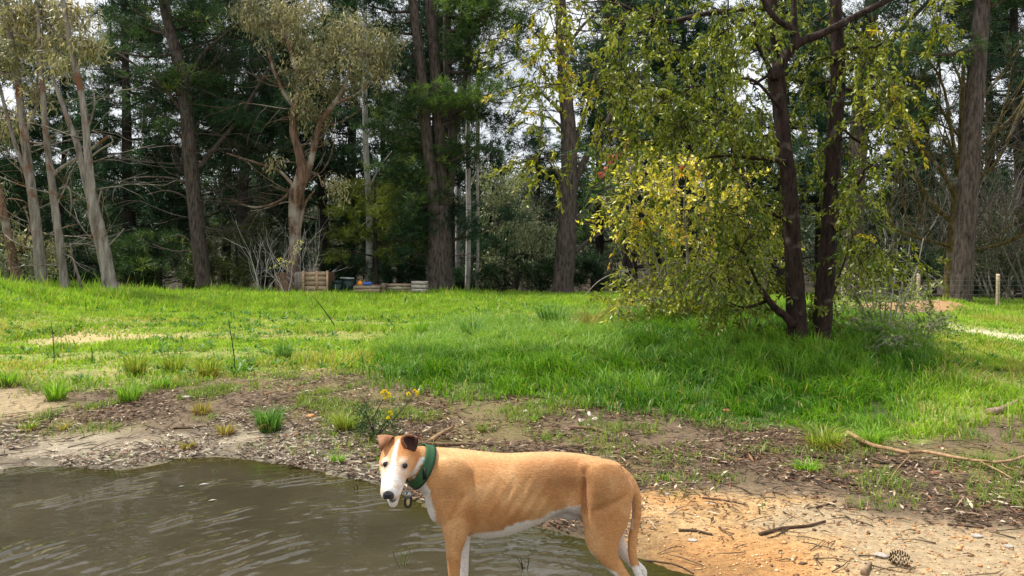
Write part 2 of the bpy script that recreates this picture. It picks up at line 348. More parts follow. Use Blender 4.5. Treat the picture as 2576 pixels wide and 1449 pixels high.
# ---- the puddle: a murky sheet with rings spreading from the dog's legs
def water_mat():
    m, nt, out = new_mat('murky_water'); N = nt.nodes; L = nt.links
    tc = N.new('ShaderNodeTexCoord')
    def wave(cx, cy, scale, dist, amp):
        mp = N.new('ShaderNodeMapping'); mp.inputs['Location'].default_value = (-cx, -cy, 0); L.new(tc.outputs['Object'], mp.inputs['Vector'])
        w = N.new('ShaderNodeTexWave'); w.wave_type = 'RINGS'; w.rings_direction = 'Z'; w.inputs['Scale'].default_value = scale
        w.inputs['Distortion'].default_value = dist; w.inputs['Detail'].default_value = 2; w.inputs['Detail Scale'].default_value = 1.3
        L.new(mp.outputs[0], w.inputs['Vector'])
        k = N.new('ShaderNodeMath'); k.operation = 'MULTIPLY'; k.inputs[1].default_value = amp; L.new(w.outputs['Fac'], k.inputs[0]); return k.outputs[0]
    a = wave(-0.25, 2.85, 2.6, 5.0, 0.55); b = wave(0.40, 3.0, 3.6, 5.0, 0.25)
    mp = N.new('ShaderNodeMapping'); mp.inputs['Scale'].default_value = (2.2, 5, 1); L.new(tc.outputs['Object'], mp.inputs['Vector'])
    no = N.new('ShaderNodeTexNoise'); no.inputs['Scale'].default_value = 1.6; no.inputs['Detail'].default_value = 4; L.new(mp.outputs[0], no.inputs['Vector'])
    s0 = N.new('ShaderNodeMath'); s0.operation = 'ADD'; L.new(a, s0.inputs[0]); L.new(b, s0.inputs[1])
    nm = N.new('ShaderNodeTexNoise'); nm.inputs['Scale'].default_value = 1.7; nm.inputs['Detail'].default_value = 2; L.new(tc.outputs['Object'], nm.inputs['Vector'])
    rm = N.new('ShaderNodeMapRange'); rm.inputs[1].default_value = .46; rm.inputs[2].default_value = .68; rm.inputs[3].default_value = 0.03; rm.inputs[4].default_value = 2.4; L.new(nm.outputs['Fac'], rm.inputs[0])
    s = N.new('ShaderNodeMath'); s.operation = 'MULTIPLY'; L.new(s0.outputs[0], s.inputs[0]); L.new(rm.outputs[0], s.inputs[1])
    s2 = N.new('ShaderNodeMath'); s2.operation = 'MULTIPLY_ADD'; s2.inputs[1].default_value = 0.55; L.new(no.outputs['Fac'], s2.inputs[0]); L.new(s.outputs[0], s2.inputs[2])
    bp = N.new('ShaderNodeBump'); bp.inputs['Strength'].default_value = 1.0; bp.inputs['Distance'].default_value = 0.0075; L.new(s2.outputs[0], bp.inputs['Height'])
    n3 = N.new('ShaderNodeTexNoise'); n3.inputs['Scale'].default_value = 1.1; n3.inputs['Detail'].default_value = 4; L.new(tc.outputs['Object'], n3.inputs['Vector'])
    cr = N.new('ShaderNodeValToRGB'); e = cr.color_ramp.elements; e[0].position = 0.35; e[1].position = 0.65
    e[0].color = (*lin(58, 54, 41), 1); e[1].color = (*lin(72, 65, 50), 1); L.new(n3.outputs['Fac'], cr.inputs['Fac'])
    at = N.new('ShaderNodeAttribute'); at.attribute_name = 'col'
    mu = N.new('ShaderNodeMix'); mu.data_type = 'RGBA'; mu.blend_type = 'MULTIPLY'; mu.inputs[0].default_value = 1; L.new(cr.outputs[0], mu.inputs[6]); L.new(at.outputs['Color'], mu.inputs[7])
    p = N.new('ShaderNodeBsdfPrincipled'); p.inputs['Roughness'].default_value = 0.03; p.inputs['IOR'].default_value = 1.45; p.inputs['Specular IOR Level'].default_value = 0.5
    L.new(mu.outputs[2], p.inputs['Base Color']); L.new(bp.outputs[0], p.inputs['Normal'])
    tr = N.new('ShaderNodeBsdfTransparent'); tr.inputs['Color'].default_value = (0.8, 0.78, 0.6, 1)
    fac = N.new('ShaderNodeMath'); fac.operation = 'MULTIPLY'; fac.inputs[1].default_value = 1.0; L.new(at.outputs['Alpha'], fac.inputs[0])
    mx = N.new('ShaderNodeMixShader'); mx.inputs[0].default_value = 0.9; L.new(tr.outputs[0], mx.inputs[1]); L.new(p.outputs[0], mx.inputs[2])
    L.new(mx.outputs[0], out.inputs['Surface']); return m
wx = np.arange(-5.9, 1.9, 0.06); wy = np.arange(0.8, 6.3, 0.06); WX, WY = np.meshgrid(wx, wy); wsd = shore_dist(WX.ravel(), WY.ravel())
wi = (np.arange(len(wy) - 1)[:, None] * len(wx) + np.arange(len(wx) - 1)[None]).ravel()
wq = np.stack([wi, wi + 1, wi + len(wx) + 1, wi + len(wx)], 1); wq = wq[(wsd[wq] < 0.25).all(1)]
edge = sstep(-0.35, -0.03, wsd)[:, None]; wc = np.ones((len(wsd), 3)) * (1 - edge) + np.array([0.75, 0.78, 0.36]) * edge
gw = Geo(); gw.add(np.stack([WX.ravel(), WY.ravel(), np.zeros(len(wsd))], 1), None, wq, wc)
tag(gw.build('puddle_water', water_mat(), smooth=True), kind='structure')

# ---------------------------------------------------------------- grass
def blades(g, B, h, ang, lean, w, col, tip=1.15, face=None, rng=R, simple=False):
    """curved blades of 3 triangles: B base points, h height, ang heading of the lean, lean sideways reach / height"""
    n = len(B); d = np.stack([np.cos(ang), np.sin(ang), np.zeros(n)], 1)
    fa = rng.uniform(0, np.pi, n) if face is None else face
    s = np.stack([np.cos(fa), np.sin(fa), np.zeros(n)], 1) * (w / 2)[:, None]
    up = np.array([0, 0, 1.0])
    if simple:
        t = B + up * (h * (1 - 0.25 * np.minimum(lean, 2)))[:, None] + d * (h * lean)[:, None]
        g.add(np.stack([B - s, B + s, t], 1).reshape(-1, 3), np.arange(n * 3).reshape(-1, 3), None, np.stack([col * .85, col * .85, col * tip], 1).reshape(-1, 3)); return
    m = B + up * (h * 0.6)[:, None] + d * (h * lean * 0.3)[:, None]
    t = B + up * (h * (1 - 0.25 * np.minimum(lean, 2)))[:, None] + d * (h * lean)[:, None]
    V = np.stack([B - s, B + s, m - s * 0.75, m + s * 0.75, t], 1).reshape(-1, 3)
    o = np.arange(n)[:, None] * 5
    T = np.concatenate([o + [0, 1, 3], o + [0, 3, 2], o + [2, 3, 4]])
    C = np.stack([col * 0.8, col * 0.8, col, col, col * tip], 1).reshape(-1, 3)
    g.add(V, T, None, C)

def mixc(c0, c1, t): return c0[None] * (1 - t[:, None]) + c1[None] * t[:, None]

def scatter(n, y0, y1, power, half=0.74):
    """random ground points inside the widened view wedge; power shapes density with depth"""
    u = R.random(n); a = power + 1
    Y = (y0 ** a + u * (y1 ** a - y0 ** a)) ** (1 / a); X = R.uniform(-half, half, n) * Y
    return X, Y

# short meadow grass
g = Geo(); X, Y = scatter(560000, 6.0, 32.0, -0.25); Z = ground_z(X, Y); r = regions(X, Y, Z, 16, 22)
ns = fbm(X * 0.9, Y * 0.9, 61); nf = fbm(X * 4, Y * 4, 62)
dens = np.where(r['path'], .05, np.where(r['sand'], 0.22, 1.0)) * np.where(r['orange'], 0.0, 1.0) * sstep(0.20, 0.44, nf * 0.6 + ns * 0.4 + 0.06)
d_ = np.maximum(Y, 1); v_ = HY + F * (EYE - Z) / d_; u_ = CX + F * X / d_
dens *= np.where(u_ < 1050, 1 - .82 * sstep(860, 985, v_ + (fbm(X * 1.2, Y * 1.2, 64) - .5) * 160), 1.0) * (1 - .85 * sstep(.47, .62, fbm(X * .55, Y * 1.3, 67)) * sstep(765, 820, v_))
keep = r['grass'] & ~r['tall'] & (R.random(len(X)) < dens)
X, Y, Z, ns, nf, u_, v_ = [q[keep] for q in (X, Y, Z, ns, nf, u_, v_)]; n = len(X)
h = R.uniform(0.03, 0.085, n) * (0.5 + 0.9 * ns) * (1 + 1.0 * sstep(800, 750, v_)) * (1 + 0.8 * sstep(0.58, 0.72, fbm(X * 0.5, Y * 0.5, 66)))
h *= np.where(Y > 17, 1.15, 1) * np.where((u_ > 1250) & (v_ < 790) & (Y > 15), 0.65, 1) * np.where(R.random(n) < .06, 1.7, 1)
c = mixc(lin(94, 136, 30), lin(158, 190, 66), np.clip(nf * 1.5 - .25 + R.normal(0, .2, n), 0, 1))
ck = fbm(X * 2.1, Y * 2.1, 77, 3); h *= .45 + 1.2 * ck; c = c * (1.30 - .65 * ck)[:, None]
dry = (R.random(n) < 0.12) | (R.random(n) < 0.7 * sstep(.55, .72, fbm(X * .7, Y * .7, 71)) * (v_ > 800)); c[dry] = mixc(lin(182, 176, 96), lin(150, 158, 74), R.random(dry.sum()))
B_ = np.stack([X, Y, Z - 0.01], 1); A_ = R.uniform(0, 6.28, n); l_ = R.uniform(0.1, 0.9, n); w_ = 0.006 + 0.0011 * Y * R.uniform(.7, 1.3, n)
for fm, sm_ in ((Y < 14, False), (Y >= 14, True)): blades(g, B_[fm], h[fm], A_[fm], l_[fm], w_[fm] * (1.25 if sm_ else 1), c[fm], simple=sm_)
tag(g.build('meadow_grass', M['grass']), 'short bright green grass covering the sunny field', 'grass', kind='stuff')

# tall lush grass round the two-trunked tree, tree shade mixed into its greens
g = Geo(); X, Y = scatter(420000, 6.0, 15.5, 0.2); Z = ground_z(X, Y); r = regions(X, Y, Z, 22, 26)
nf = fbm(X * 2.2, Y * 2.2, 81); keep = r['tall'] & (R.random(len(X)) < sstep(0.12, 0.42, nf) * sstep(.22, .5, fbm(X * 6, Y * 6, 87, 2))); X, Y, Z, nf = X[keep], Y[keep], Z[keep], nf[keep]; n = len(X)
u_ = CX + F * X / Y; v_ = HY + F * (EYE - Z) / Y
inside = sstep(1085, 960, v_ + np.abs(u_ - 1750) * 0.04)
clump = fbm(X * 5, Y * 5, 88, 2); h = R.uniform(0.08, 0.29, n) * (0.45 + 0.9 * nf) * (0.40 + 0.65 * inside) * (.5 + clump)
ww = fbm(X * 1.1 + 9, Y * 1.1, 83)
ang = 2.6 + 5 * (fbm(X * 2.4, Y * 2.4, 85) - .5) * 2 + R.normal(0, 1.1, n)
c = mixc(lin(56, 104, 18), lin(122, 164, 48), np.clip(ww * 1.2 - .6 + clump * .8 + R.normal(0, .25, n), 0, 1))
lt = (u_ < 1560) & (v_ < 900); c[lt] = mixc(lin(100, 148, 48), lin(150, 176, 82), R.random(lt.sum()))
dry = R.random(n) < 0.05; c[dry] = mixc(lin(176, 168, 100), lin(140, 140, 70), R.random(dry.sum()))
blades(g, np.stack([X, Y, Z - 0.02], 1), h, ang, R.uniform(0.15, 1.2, n), R.uniform(.007, .017, n), c)
tag(g.build('tall_grass', M['grass']), 'tall deep green grass around the tree with two trunks', 'grass', kind='stuff')

# thin grass on the bare and littered ground
g = Geo(); X, Y = scatter(260000, 4.3, 9.8, 0.0); Z = ground_z(X, Y); r = regions(X, Y, Z, 16, 18); sd = shore_dist(X, Y)
nf = fbm(X * 2.6, Y * 2.6, 91); dens = np.where(r['sparse'], sstep(.42, .64, nf), 0.7 * sstep(.54, .70, nf)) * np.where(r['orange'], 0.05, 1) * np.where(r['pale'], 0.3, 1) * (.25 + .75 * sstep(1130, 1000, HY + F * (EYE - Z) / Y))
keep = ~r['grass'] & (sd > 0.15) & (R.random(len(X)) < dens); X, Y, Z = X[keep], Y[keep], Z[keep]; n = len(X)
c = mixc(lin(84, 122, 40), lin(150, 160, 78), np.clip(R.normal(.45, .3, n), 0, 1))
blades(g, np.stack([X, Y, Z - 0.005], 1), R.uniform(.03, .10, n), R.uniform(0, 6.28, n), R.uniform(.3, 1.3, n), R.uniform(.005, .010, n), c)
tag(g.build('sparse_grass', M['grass']), 'thin patches of grass on the bare earth', 'grass', kind='stuff')

# broad-leaved weeds dotted over the meadow
def leaves(g, Pn, D, S, L, W, col, fold=0.25, tipdark=1.0):
    """folded 4-vertex leaves: Pn stalk ends, D axis, S side vector (unit), L length, W width"""
    n = len(Pn); D = unit(D); S = unit(S - (S * D).sum(1, keepdims=True) * D); Nn = np.cross(D, S)
    m = Pn + D * (L * 0.42)[:, None]; dn = Nn * (W * fold)[:, None]
    V = np.stack([Pn, m - S * (W / 2)[:, None] + dn, Pn + D * L[:, None] + dn * 0.6, m + S * (W / 2)[:, None] + dn], 1).reshape(-1, 3)
    o = np.arange(n)[:, None] * 4
    g.add(V, np.concatenate([o + [0, 2, 1], o + [0, 3, 2]]), None, np.repeat(col, 4, 0))

def rand_unit(n, rng=R): return unit(rng.normal(size=(n, 3)))

g = Geo(); X, Y = scatter(2600, 8.5, 27, 0.0); Z = ground_z(X, Y); r = regions(X, Y, Z); keep = r['grass'] & ~r['tall'] & ~r['path'] & (X < 6) & (fbm(X * .6, Y * .6, 97) > .50); X, Y, Z = X[keep], Y[keep], Z[keep]
k = 12; n = len(X) * k; B = np.repeat(np.stack([X, Y, Z + .02], 1), k, 0); a = R.uniform(0, 6.28, n); el = R.uniform(.1, .9, n)
D = np.stack([np.cos(a) * np.cos(el), np.sin(a) * np.cos(el), np.sin(el)], 1)
leaves(g, B + D * .03, D, np.stack([-np.sin(a), np.cos(a), np.zeros(n)], 1), R.uniform(.05, .12, n), R.uniform(.025, .045, n), mixc(lin(64, 100, 40), lin(104, 142, 62), R.random(n)))
tag(g.build('meadow_weeds', M['grass']), 'low broad-leaved weeds dotted over the field', 'weeds', kind='stuff')

# fallen gum leaves and bark scraps
g = Geo(); X, Y = scatter(120000, 4.0, 9.6, 0.0); Z = ground_z(X, Y); r = regions(X, Y, Z, 16, 18); sd = shore_dist(X, Y); nf = fbm(X * 1.4, Y * 1.4, 101)
v_ = HY + F * (EYE - Z) / Y; u_ = CX + F * X / Y
dens = np.where(r['orange'], 0.07, sstep(.36, .60, nf * .6 + .4 * fbm(X * 4.5, Y * 4.5, 103, 3))) * np.where(r['grass'], 0.15, 1) * np.where(r['sparse'], .5, 1) * np.where(sd < .12, 1.3, 1)
keep = (sd > 0.0) & ~r['tall'] & (R.random(len(X)) < dens * 0.72); X, Y, Z, sd, u_ = [q[keep] for q in (X, Y, Z, sd, u_)]; n = len(X)
a = R.uniform(0, 6.28, n); el = np.abs(R.normal(0, .13, n)); D = np.stack([np.cos(a) * np.cos(el), np.sin(a) * np.cos(el), np.sin(el)], 1)
S = np.stack([-np.sin(a), np.cos(a), R.normal(0, .3, n)], 1)
pal = np.array([lin(*q) for q in ((92, 70, 52), (124, 94, 72), (72, 54, 42), (156, 130, 104), (206, 186, 162), (146, 98, 66), (108, 84, 68))])
pi = R.choice(7, n, p=[.20, .16, .27, .15, .08, .06, .08]); c = pal[pi] * R.uniform(.45, 1.05, (n, 1))
pl = (u_ < 1000) & (sd < 1.2); kk = pl & (R.random(n) < .36); c[kk] = lin(176, 166, 148) * R.uniform(.6, 1.05, (kk.sum(), 1))
leaves(g, np.stack([X, Y, Z + R.uniform(.002, .014, n)], 1), D, S, R.gamma(3, .014, n) + .015, R.uniform(.007, .020, n), c, fold=.3)
tag(g.build('leaf_litter', M['litter']), 'curled dead gum leaves scattered over the bank', 'leaf litter', kind='stuff')

# fine twigs among the litter
g = Geo(); X, Y = scatter(2600, 3.4, 9.0, 0.0); Z = ground_z(X, Y); r = regions(X, Y, Z); sd = shore_dist(X, Y)
keep = (sd > .05) & ~r['grass'] & (R.random(len(X)) < np.where(r['orange'], .35, .8))
for x, y, z in zip(X[keep], Y[keep], Z[keep]):
    a = R.uniform(0, 6.28); L = R.uniform(.04, .22); p0 = np.array([x, y, z + .006]); p1 = p0 + [math.cos(a) * L, math.sin(a) * L, R.uniform(0, .02)]
    pm = (p0 + p1) / 2 + [R.normal(0, L * .1), R.normal(0, L * .1), .006]
    tube(g, [p0, pm, p1], [R.uniform(.002, .005), .003, .001], 4, np.ones(3) * R.uniform(.12, .7), cap=False)
tag(g.build('twig_litter', M['stick']), 'fine dark twigs strewn over the bare earth', 'twig litter', kind='stuff')

# clay crumbs and small stones on the ochre dirt
g = Geo(); X, Y = scatter(30000, 2.9, 6.4, -.5); Z = ground_z(X, Y); r = regions(X, Y, Z, 14); sd = shore_dist(X, Y)
keep = (sd > .04) & (r['orange'] | (R.random(len(X)) < .12)) & ~r['grass']; X, Y, Z = X[keep], Y[keep], Z[keep]
ico = np.array([[1, 0, 0], [-1, 0, 0], [0, 1, 0], [0, -1, 0], [0, 0, 1], [0, 0, -1]], float); it = np.array([[0, 2, 4], [2, 1, 4], [1, 3, 4], [3, 0, 4], [2, 0, 5], [1, 2, 5], [3, 1, 5], [0, 3, 5]])
n = len(X); s = np.minimum(R.gamma(1.6, .0018, n) + .0015, .016); V = np.stack([X, Y, Z + s * .2], 1)[:, None] + ico[None] * s[:, None, None] * R.uniform(.5, 1.4, (n, 6, 1)) * np.array([1.2, 1.2, .7])
pal = np.array([lin(*q) for q in ((206, 166, 116), (190, 132, 80), (150, 110, 74), (96, 74, 56), (214, 190, 150))]); c = pal[R.choice(5, n, p=[.35, .25, .2, .1, .1])]
g.add(V.reshape(-1, 3), (np.arange(n)[:, None, None] * 6 + it[None]).reshape(-1, 3), None, np.repeat(c, 6, 0))
tag(g.build('clay_gravel', M['litter']), 'crumbs of ochre clay and gravel on the bare dirt', 'gravel', kind='stuff')

# ---- single tussocks
def tussock(xd, yd, wd, hd, label, pal, brown=0.1, n=170, name='grass_tussock'):
    b = hit(xd, yd); sc = b[1] / F; w = wd * sc; h = hd * sc; g = Geo()
    a = R.uniform(0, 6.28, n); rr = np.sqrt(R.random(n)) * w * .22
    B = np.stack([np.cos(a) * rr, np.sin(a) * rr, np.full(n, -.02)], 1)
    ln = R.uniform(.1, 1.0, n) ** .8 * w / (2 * h) * 1.7; c = mixc(lin(*pal[0]), lin(*pal[1]), R.random(n)); k = R.random(n) < brown; c[k] = mixc(lin(150, 118, 74), lin(186, 160, 104), R.random(k.sum()))
    hh = h * R.uniform(.35, 1.2, n) * np.where(k, .6, 1)
    blades(g, B, hh, a + R.normal(0, .5, n), np.where(k, ln * 1.8, ln), R.uniform(.008, .014, n) * max(1, b[1] / 9), c)
    e = g.build(name, M['grass']); e.location = tuple(b)
    return tag(e, label, 'tussock', 'grass tussocks on the bank')
G1 = ((64, 110, 52), (120, 156, 76)); G2 = ((104, 130, 40), (160, 172, 76)); G3 = ((90, 140, 36), (150, 186, 70)); G4 = ((124, 118, 60), (170, 156, 90))
for a in ((678, 1086, 95, 78, 'dense blue-green tussock with stiff blades standing alone in the litter', G1, .08, 260),
          (343, 948, 80, 78, 'olive tussock with brown base, first of three in a row along the field edge', G2, .22, 220),
          (440, 936, 85, 66, 'olive tussock in the middle of the three along the field edge', G2, .2, 200),
          (526, 948, 95, 72, 'wide yellow-green tussock with pale stems beside the thin upright stalk', G2, .2, 230),
          (326, 1010, 78, 58, 'bright green tussock below the row of three olive ones', G3, .12, 190),
          (142, 1008, 80, 62, 'fresh green tussock beside the patch of ochre sand', G3, .1, 190),
          (404, 976, 62, 42, 'low bright tussock with a dark brown foot', G3, .2, 150),
          (713, 908, 58, 60, 'small dark green upright tussock alone in the field', G1, .1, 140),
          (568, 1092, 62, 40, 'withered brownish tussock near the muddy edge', G4, .5, 140),
          (472, 1130, 44, 32, 'tiny half-dead tussock closest to the puddle rim', G4, .35, 90),
          (72, 1082, 62, 34, 'flat pale tussock on the sandy shore', G2, .3, 120),
          (160, 1084, 46, 30, 'small tussock beside the flat pale one on the shore', G4, .3, 90),
          (872, 1082, 96, 58, 'broad low tussock next to the yellow flowering plant', G2, .1, 230),
          (20, 972, 70, 56, 'tussock at the very edge of the view above the sand', G3, .15, 170),
          (506, 1042, 66, 44, 'dry yellowish tussock halfway down the bank', G4, .35, 130),
          (2072, 1128, 125, 74, 'yellow-green tussock with a thick skirt of dead brown straw', G2, .34, 360),
          (2192, 1122, 85, 62, 'green tussock beside the one with the straw skirt', G3, .15, 200),
          (1253, 1006, 30, 34, 'small bright tuft alone on the dark earth below the tall grass', G3, .05, 50),
          (1342, 1062, 26, 26, 'little green tuft near the white bark scraps', G3, .05, 40),
          (1212, 1086, 34, 34, 'thin yellowish tuft above the dog\'s back', G2, .1, 40),
          (2030, 1185, 90, 44, 'loose green tuft between the straw tussock and the dark fallen branch', G3, .1, 160),
          (1680, 1208, 36, 24, 'tiny green sprig on the bare earth above the dog\'s rump', G3, .05, 40),
          (850, 1165, 46, 36, 'fine pale tuft close to the dog\'s ears by the puddle', G3, .1, 70),
          (1390, 822, 110, 78, 'tall feathery clump standing above the meadow grass', G1, .1, 220),
          (1190, 858, 80, 70, 'dark upright clump at the start of the tall grass', G1, .08, 180),
          (1056, 852, 60, 62, 'narrow green clump with tall blades in the field', G3, .1, 140),
          (1485, 835, 110, 76, 'greyish half-dry clump beside the camellia', G4, .3, 240)):
    tussock(*a)
for (x0, y0, x1, y1, lab) in ((128, 806, 137, 918, 'tall thin dark stalk standing over the sandy patches'), (574, 803, 594, 947, 'tallest thin dark stalk beside the wide olive tussock'),
                              (229, 868, 231, 915, 'short thin dark stalk between the tall one and the olive tussocks'), (780, 738, 848, 822, 'long dark stalk leaning over in the sunlit field'),
                              (214, 752, 216, 788, 'small stalk far up near the leaning gum trees'), (1024, 742, 1014, 768, 'short dark stalk in front of the timber beds')):
    lo, hi = ((x0, y0), (x1, y1)) if y0 > y1 else ((x1, y1), (x0, y0))
    b = hit(*lo); top = P(hi[0], hi[1], b[1]); g = Geo(); tube(g, smooth_path([b - [0, 0, .05], (b + top) / 2 + [.01, 0, 0], top], 6) - b, [.006 * b[1] / 9] * 4 + [.005, .003], 4, lin(44, 52, 28))
    e = g.build('plant_stalk', M['litter']); e.location = tuple(b); tag(e, lab, 'stalk', 'thin dark stalks in the field')

# ---------------------------------------------------------------- trees
class Tree:
    def __init__(s, name, label, cat, base, bark, leafmat, seed, group=None, depth=None):
        s.base = np.asarray(base, float); s.depth = base[1] if depth is None else depth; s.rng = np.random.default_rng(seed)
        s.root = empty(name, s.base, label, cat, group); s.g = Geo(); s.bark = bark; s.lm = leafmat; s.nodes = []; s.extra = []
        s.tp, s.td, s.ts, s.tc = [], [], [], []; s.lp, s.ld, s.ll, s.lw, s.lc = [], [], [], [], []
    # -- wood
    def wood(s, pts, rad, sides=8, n=None, rough=.06, g=None, reg=True):
        pts = np.asarray(pts, float); q = np.concatenate([pts, np.asarray(rad, float)[:, None]], 1)
        q = smooth_path(q, n or max(4, len(pts) * 4)); q[:, 3] = np.maximum(q[:, 3], .002)
        tube(s.g if g is None else g, q[:, :3], q[:, 3], sides, rough=rough, rng=s.rng)
        if reg: s.nodes += [tuple(x) for x in q]
        return q
    def stem(s, path, dd=0.0, sides=10, rough=.07, part=None):
        """path of photo points (x, y, width on the photo[, depth offset])"""
        pts = []; rad = []
        for p in path:
            d = s.depth + dd + (p[3] if len(p) > 3 else 0); pts.append(P(p[0], p[1], d)); rad.append(p[2] * .5 * d / F)
        if part is None: return s.wood(pts, rad, sides, len(pts) * 5, rough)
        g = Geo(); q = s.wood(pts, rad, sides, len(pts) * 5, rough, g); s.extra.append((part, g)); return q
    def connect(s, c, r_end=.01, rmax=.09, sag=.12, sides=5):
        nd = np.array(s.nodes); v = c[None] - nd[:, :3]; dist = np.linalg.norm(v, axis=1)
        cost = dist + 1.2 * np.maximum(0, -v[:, 2]) + .15 * s.rng.random(len(nd)) * dist; k = np.argmin(cost); a = nd[k, :3]; L = dist[k]
        if L < .05: return
        r0 = min(nd[k, 3] * .6, rmax, .012 + .02 * L); m = (a + c) / 2 + s.rng.normal(0, .09 * L, 3) + np.array([0, 0, sag * L * s.rng.uniform(-.6, 1)])
        m2 = a + (c - a) * .8 + s.rng.normal(0, .05 * L, 3)
        s.wood([a, m, m2, c], [r0, r0 * .7, r0 * .45, max(r_end, r0 * .2)], sides, 7, 0)
    # -- leaves
    def tuft(s, p, d, size, col): s.tp.append(p); s.td.append(d); s.ts.append(size); s.tc.append(col)
    def leafset(s, Pn, D, L, W, C): s.lp.append(Pn); s.ld.append(D); s.ll.append(L); s.lw.append(W); s.lc.append(C)
    def blob(s, c, rad, n, style, pal, size=1.0, twig=True, link=True, down=.6, m=None, fill=.0):
        r = s.rng; c = np.asarray(c, float); rad = np.asarray(rad, float)
        if link: s.connect(c)
        u = rand_unit(n, r) * (r.uniform(fill, 1, n) ** .45)[:, None]; Q = c + u * rad
        pal = np.array([lin(*q) for q in pal]); shade = r.uniform(.85, 1.15)
        for i in range(n):
            q = Q[i]
            if twig:
                a = c + (q - c) * r.uniform(.05, .35); L = np.linalg.norm(q - a)
                tube(s.g, [a, (a + q) / 2 + r.normal(0, .08 * L, 3), q], [.004 + .008 * L, .003 + .005 * L, .003], 3, cap=False)
            t = r.random(); base = (pal[0] * (1 - t) + pal[1] * t) * shade
            if len(pal) > 2 and r.random() < .07: base = pal[2]
            if style == 'pine':
                mm = m or 6; o = unit(q - c) * .6 + np.array([0, 0, .35])
                for j in range(mm):
                    s.tuft(q + r.normal(0, .17 * size, 3) * [1, 1, .6], unit(o + r.normal(0, .5, 3)), size * r.uniform(.2, .36), base * r.uniform(.75, 1.3))
            elif style == 'gum':
                mm = m or 16; D = r.normal(0, .55, (mm, 3)) + np.array([0, 0, -1.0]) * r.uniform(.3, 1.3)
                s.leafset(q + r.normal(0, .17 * size, (mm, 3)), D, r.uniform(.14, .26, mm) * size, r.uniform(.035, .06, mm) * size, base * r.uniform(.7, 1.4, (mm, 1)))
            else:
                mm = m or 13; ax = unit(r.normal(0, .6, 3) + np.array([0, 0, -down]) + .7 * unit(q - c) * [1, 1, .3]); Lt = r.uniform(.25, .5) * size
                t = np.sort(r.random(mm)); pt = q + ax * (t * Lt)[:, None] + np.array([0, 0, -1.0]) * (t ** 2 * Lt * .25)[:, None]
                tube(s.g, [q, q + ax * Lt * .5 - [0, 0, Lt * .06], q + ax * Lt - [0, 0, Lt * .25]], [.004, .003, .0015], 3, cap=False)
                D = ax * .6 + r.normal(0, .65, (mm, 3)) + np.array([0, 0, -down * .9])
                cc = base * r.uniform(.65, 1.4, (mm, 1))
                s.leafset(pt, D, r.uniform(.06, .105, mm) * size, r.uniform(.024, .040, mm) * size, cc)
    def pblob(s, xd, yd, rx, ry, dd, n, style, pal, **k):
        d = s.depth + dd; sc = d / F; s.blob(P(xd, yd, d), (rx * sc, max(rx, ry) * sc * .8, ry * sc), n, style, pal, **k)
    # -- link everything
    def done(s, crown='crown', needles=9, wn=.022, trunk='trunk'):
        tr = s.g.build(trunk, s.bark, s.root, True, s.base)
        for nm, g in s.extra: g.build(nm, s.bark, s.root, True, s.base)
        g = Geo(); r = s.rng; parts = [tr]
        if s.tp:
            tp, td, ts, tc = map(np.array, (s.tp, s.td, s.ts, s.tc)); n = len(tp); K = needles
            D = unit(td[:, None] * .75 + r.normal(0, .55, (n, K, 3))); B = tp[:, None] + r.normal(0, 1, (n, K, 3)) * (ts * .12)[:, None, None]
            S = unit(np.cross(D, r.normal(size=(n, K, 3)))) * wn * .5 * (ts / .28)[:, None, None]
            V = np.stack([B - S, B + S, B + D * ts[:, None, None] * r.uniform(.7, 1.2, (n, K, 1))], 2).reshape(-1, 3)
            g.add(V, np.arange(n * K * 3).reshape(-1, 3), None, np.repeat(tc, K * 3, 0))
        if s.lp:
            Pn, D, L, W, C = [np.concatenate(q) for q in (s.lp, s.ld, s.ll, s.lw, s.lc)]
            leaves(g, Pn, D, rand_unit(len(Pn), r), L, W, C)
        if g.n:
            o = g.build(crown, s.lm, s.root, False, s.base); o['kind'] = 'stuff'; parts.append(o)
        return s.root

def bare(t, start, ang, L, r, lev, spread=.55, flat=.7, pull=(0, 0, .12)):
    rg_ = t.rng; d = unit(ang); p = np.array(start); pts = [p]; n = 5
    for i in range(n):
        d = unit(d + rg_.normal(0, .16, 3) * [1, flat, 1] + np.array(pull)); p = p + d * L / n; pts.append(p)
    t.wood(pts, np.linspace(r, r * .45, n + 1), 6 if lev > 1 else 4 if lev else 3, 8 if lev > 1 else 5, 0, reg=False)
    if lev == 0: return
    for i in range(rg_.integers(3, 6)):
        k = rg_.integers(1, n + 1); bare(t, pts[k], unit(d + rg_.normal(0, spread, 3) * [1, flat, 1]), L * rg_.uniform(.45, .75), r * .45, lev - 1, spread, flat, pull)
def twiggy(t, path, n, L, r=.02, lev=1, up=.35, dd=0, flat=.7):
    p = np.array([q[:3] for q in path], float); g_ = t.rng
    for i in range(n):
        y = g_.uniform(p[:, 1].min(), p[:, 1].max()); x = np.interp(-y, -p[:, 1], p[:, 0]); s_ = g_.choice((-1, 1))
        bare(t, P(x, y, t.depth + dd), (s_, g_.uniform(-.6, .6), g_.uniform(-.3, 1) * up * 2), L * g_.uniform(.5, 1.2), r * g_.uniform(.6, 1.2), lev, .5, flat, (0, 0, g_.uniform(-.08, .1)))
def gbase(xd, d): x = (xd - CX) / F * d; return np.array([x, d, gz(x, d) - .12])
PN = ((30, 54, 30), (72, 98, 48), (110, 124, 60)); PN2 = ((24, 48, 34), (58, 88, 54)); PNB = ((48, 74, 30), (104, 130, 52)); GUM = ((88, 94, 62), (168, 160, 118), (204, 188, 144)); GUM2 = ((64, 76, 50), (120, 124, 86))
OLV = ((62, 74, 22), (110, 118, 40)); DK = ((20, 36, 24), (46, 70, 38))

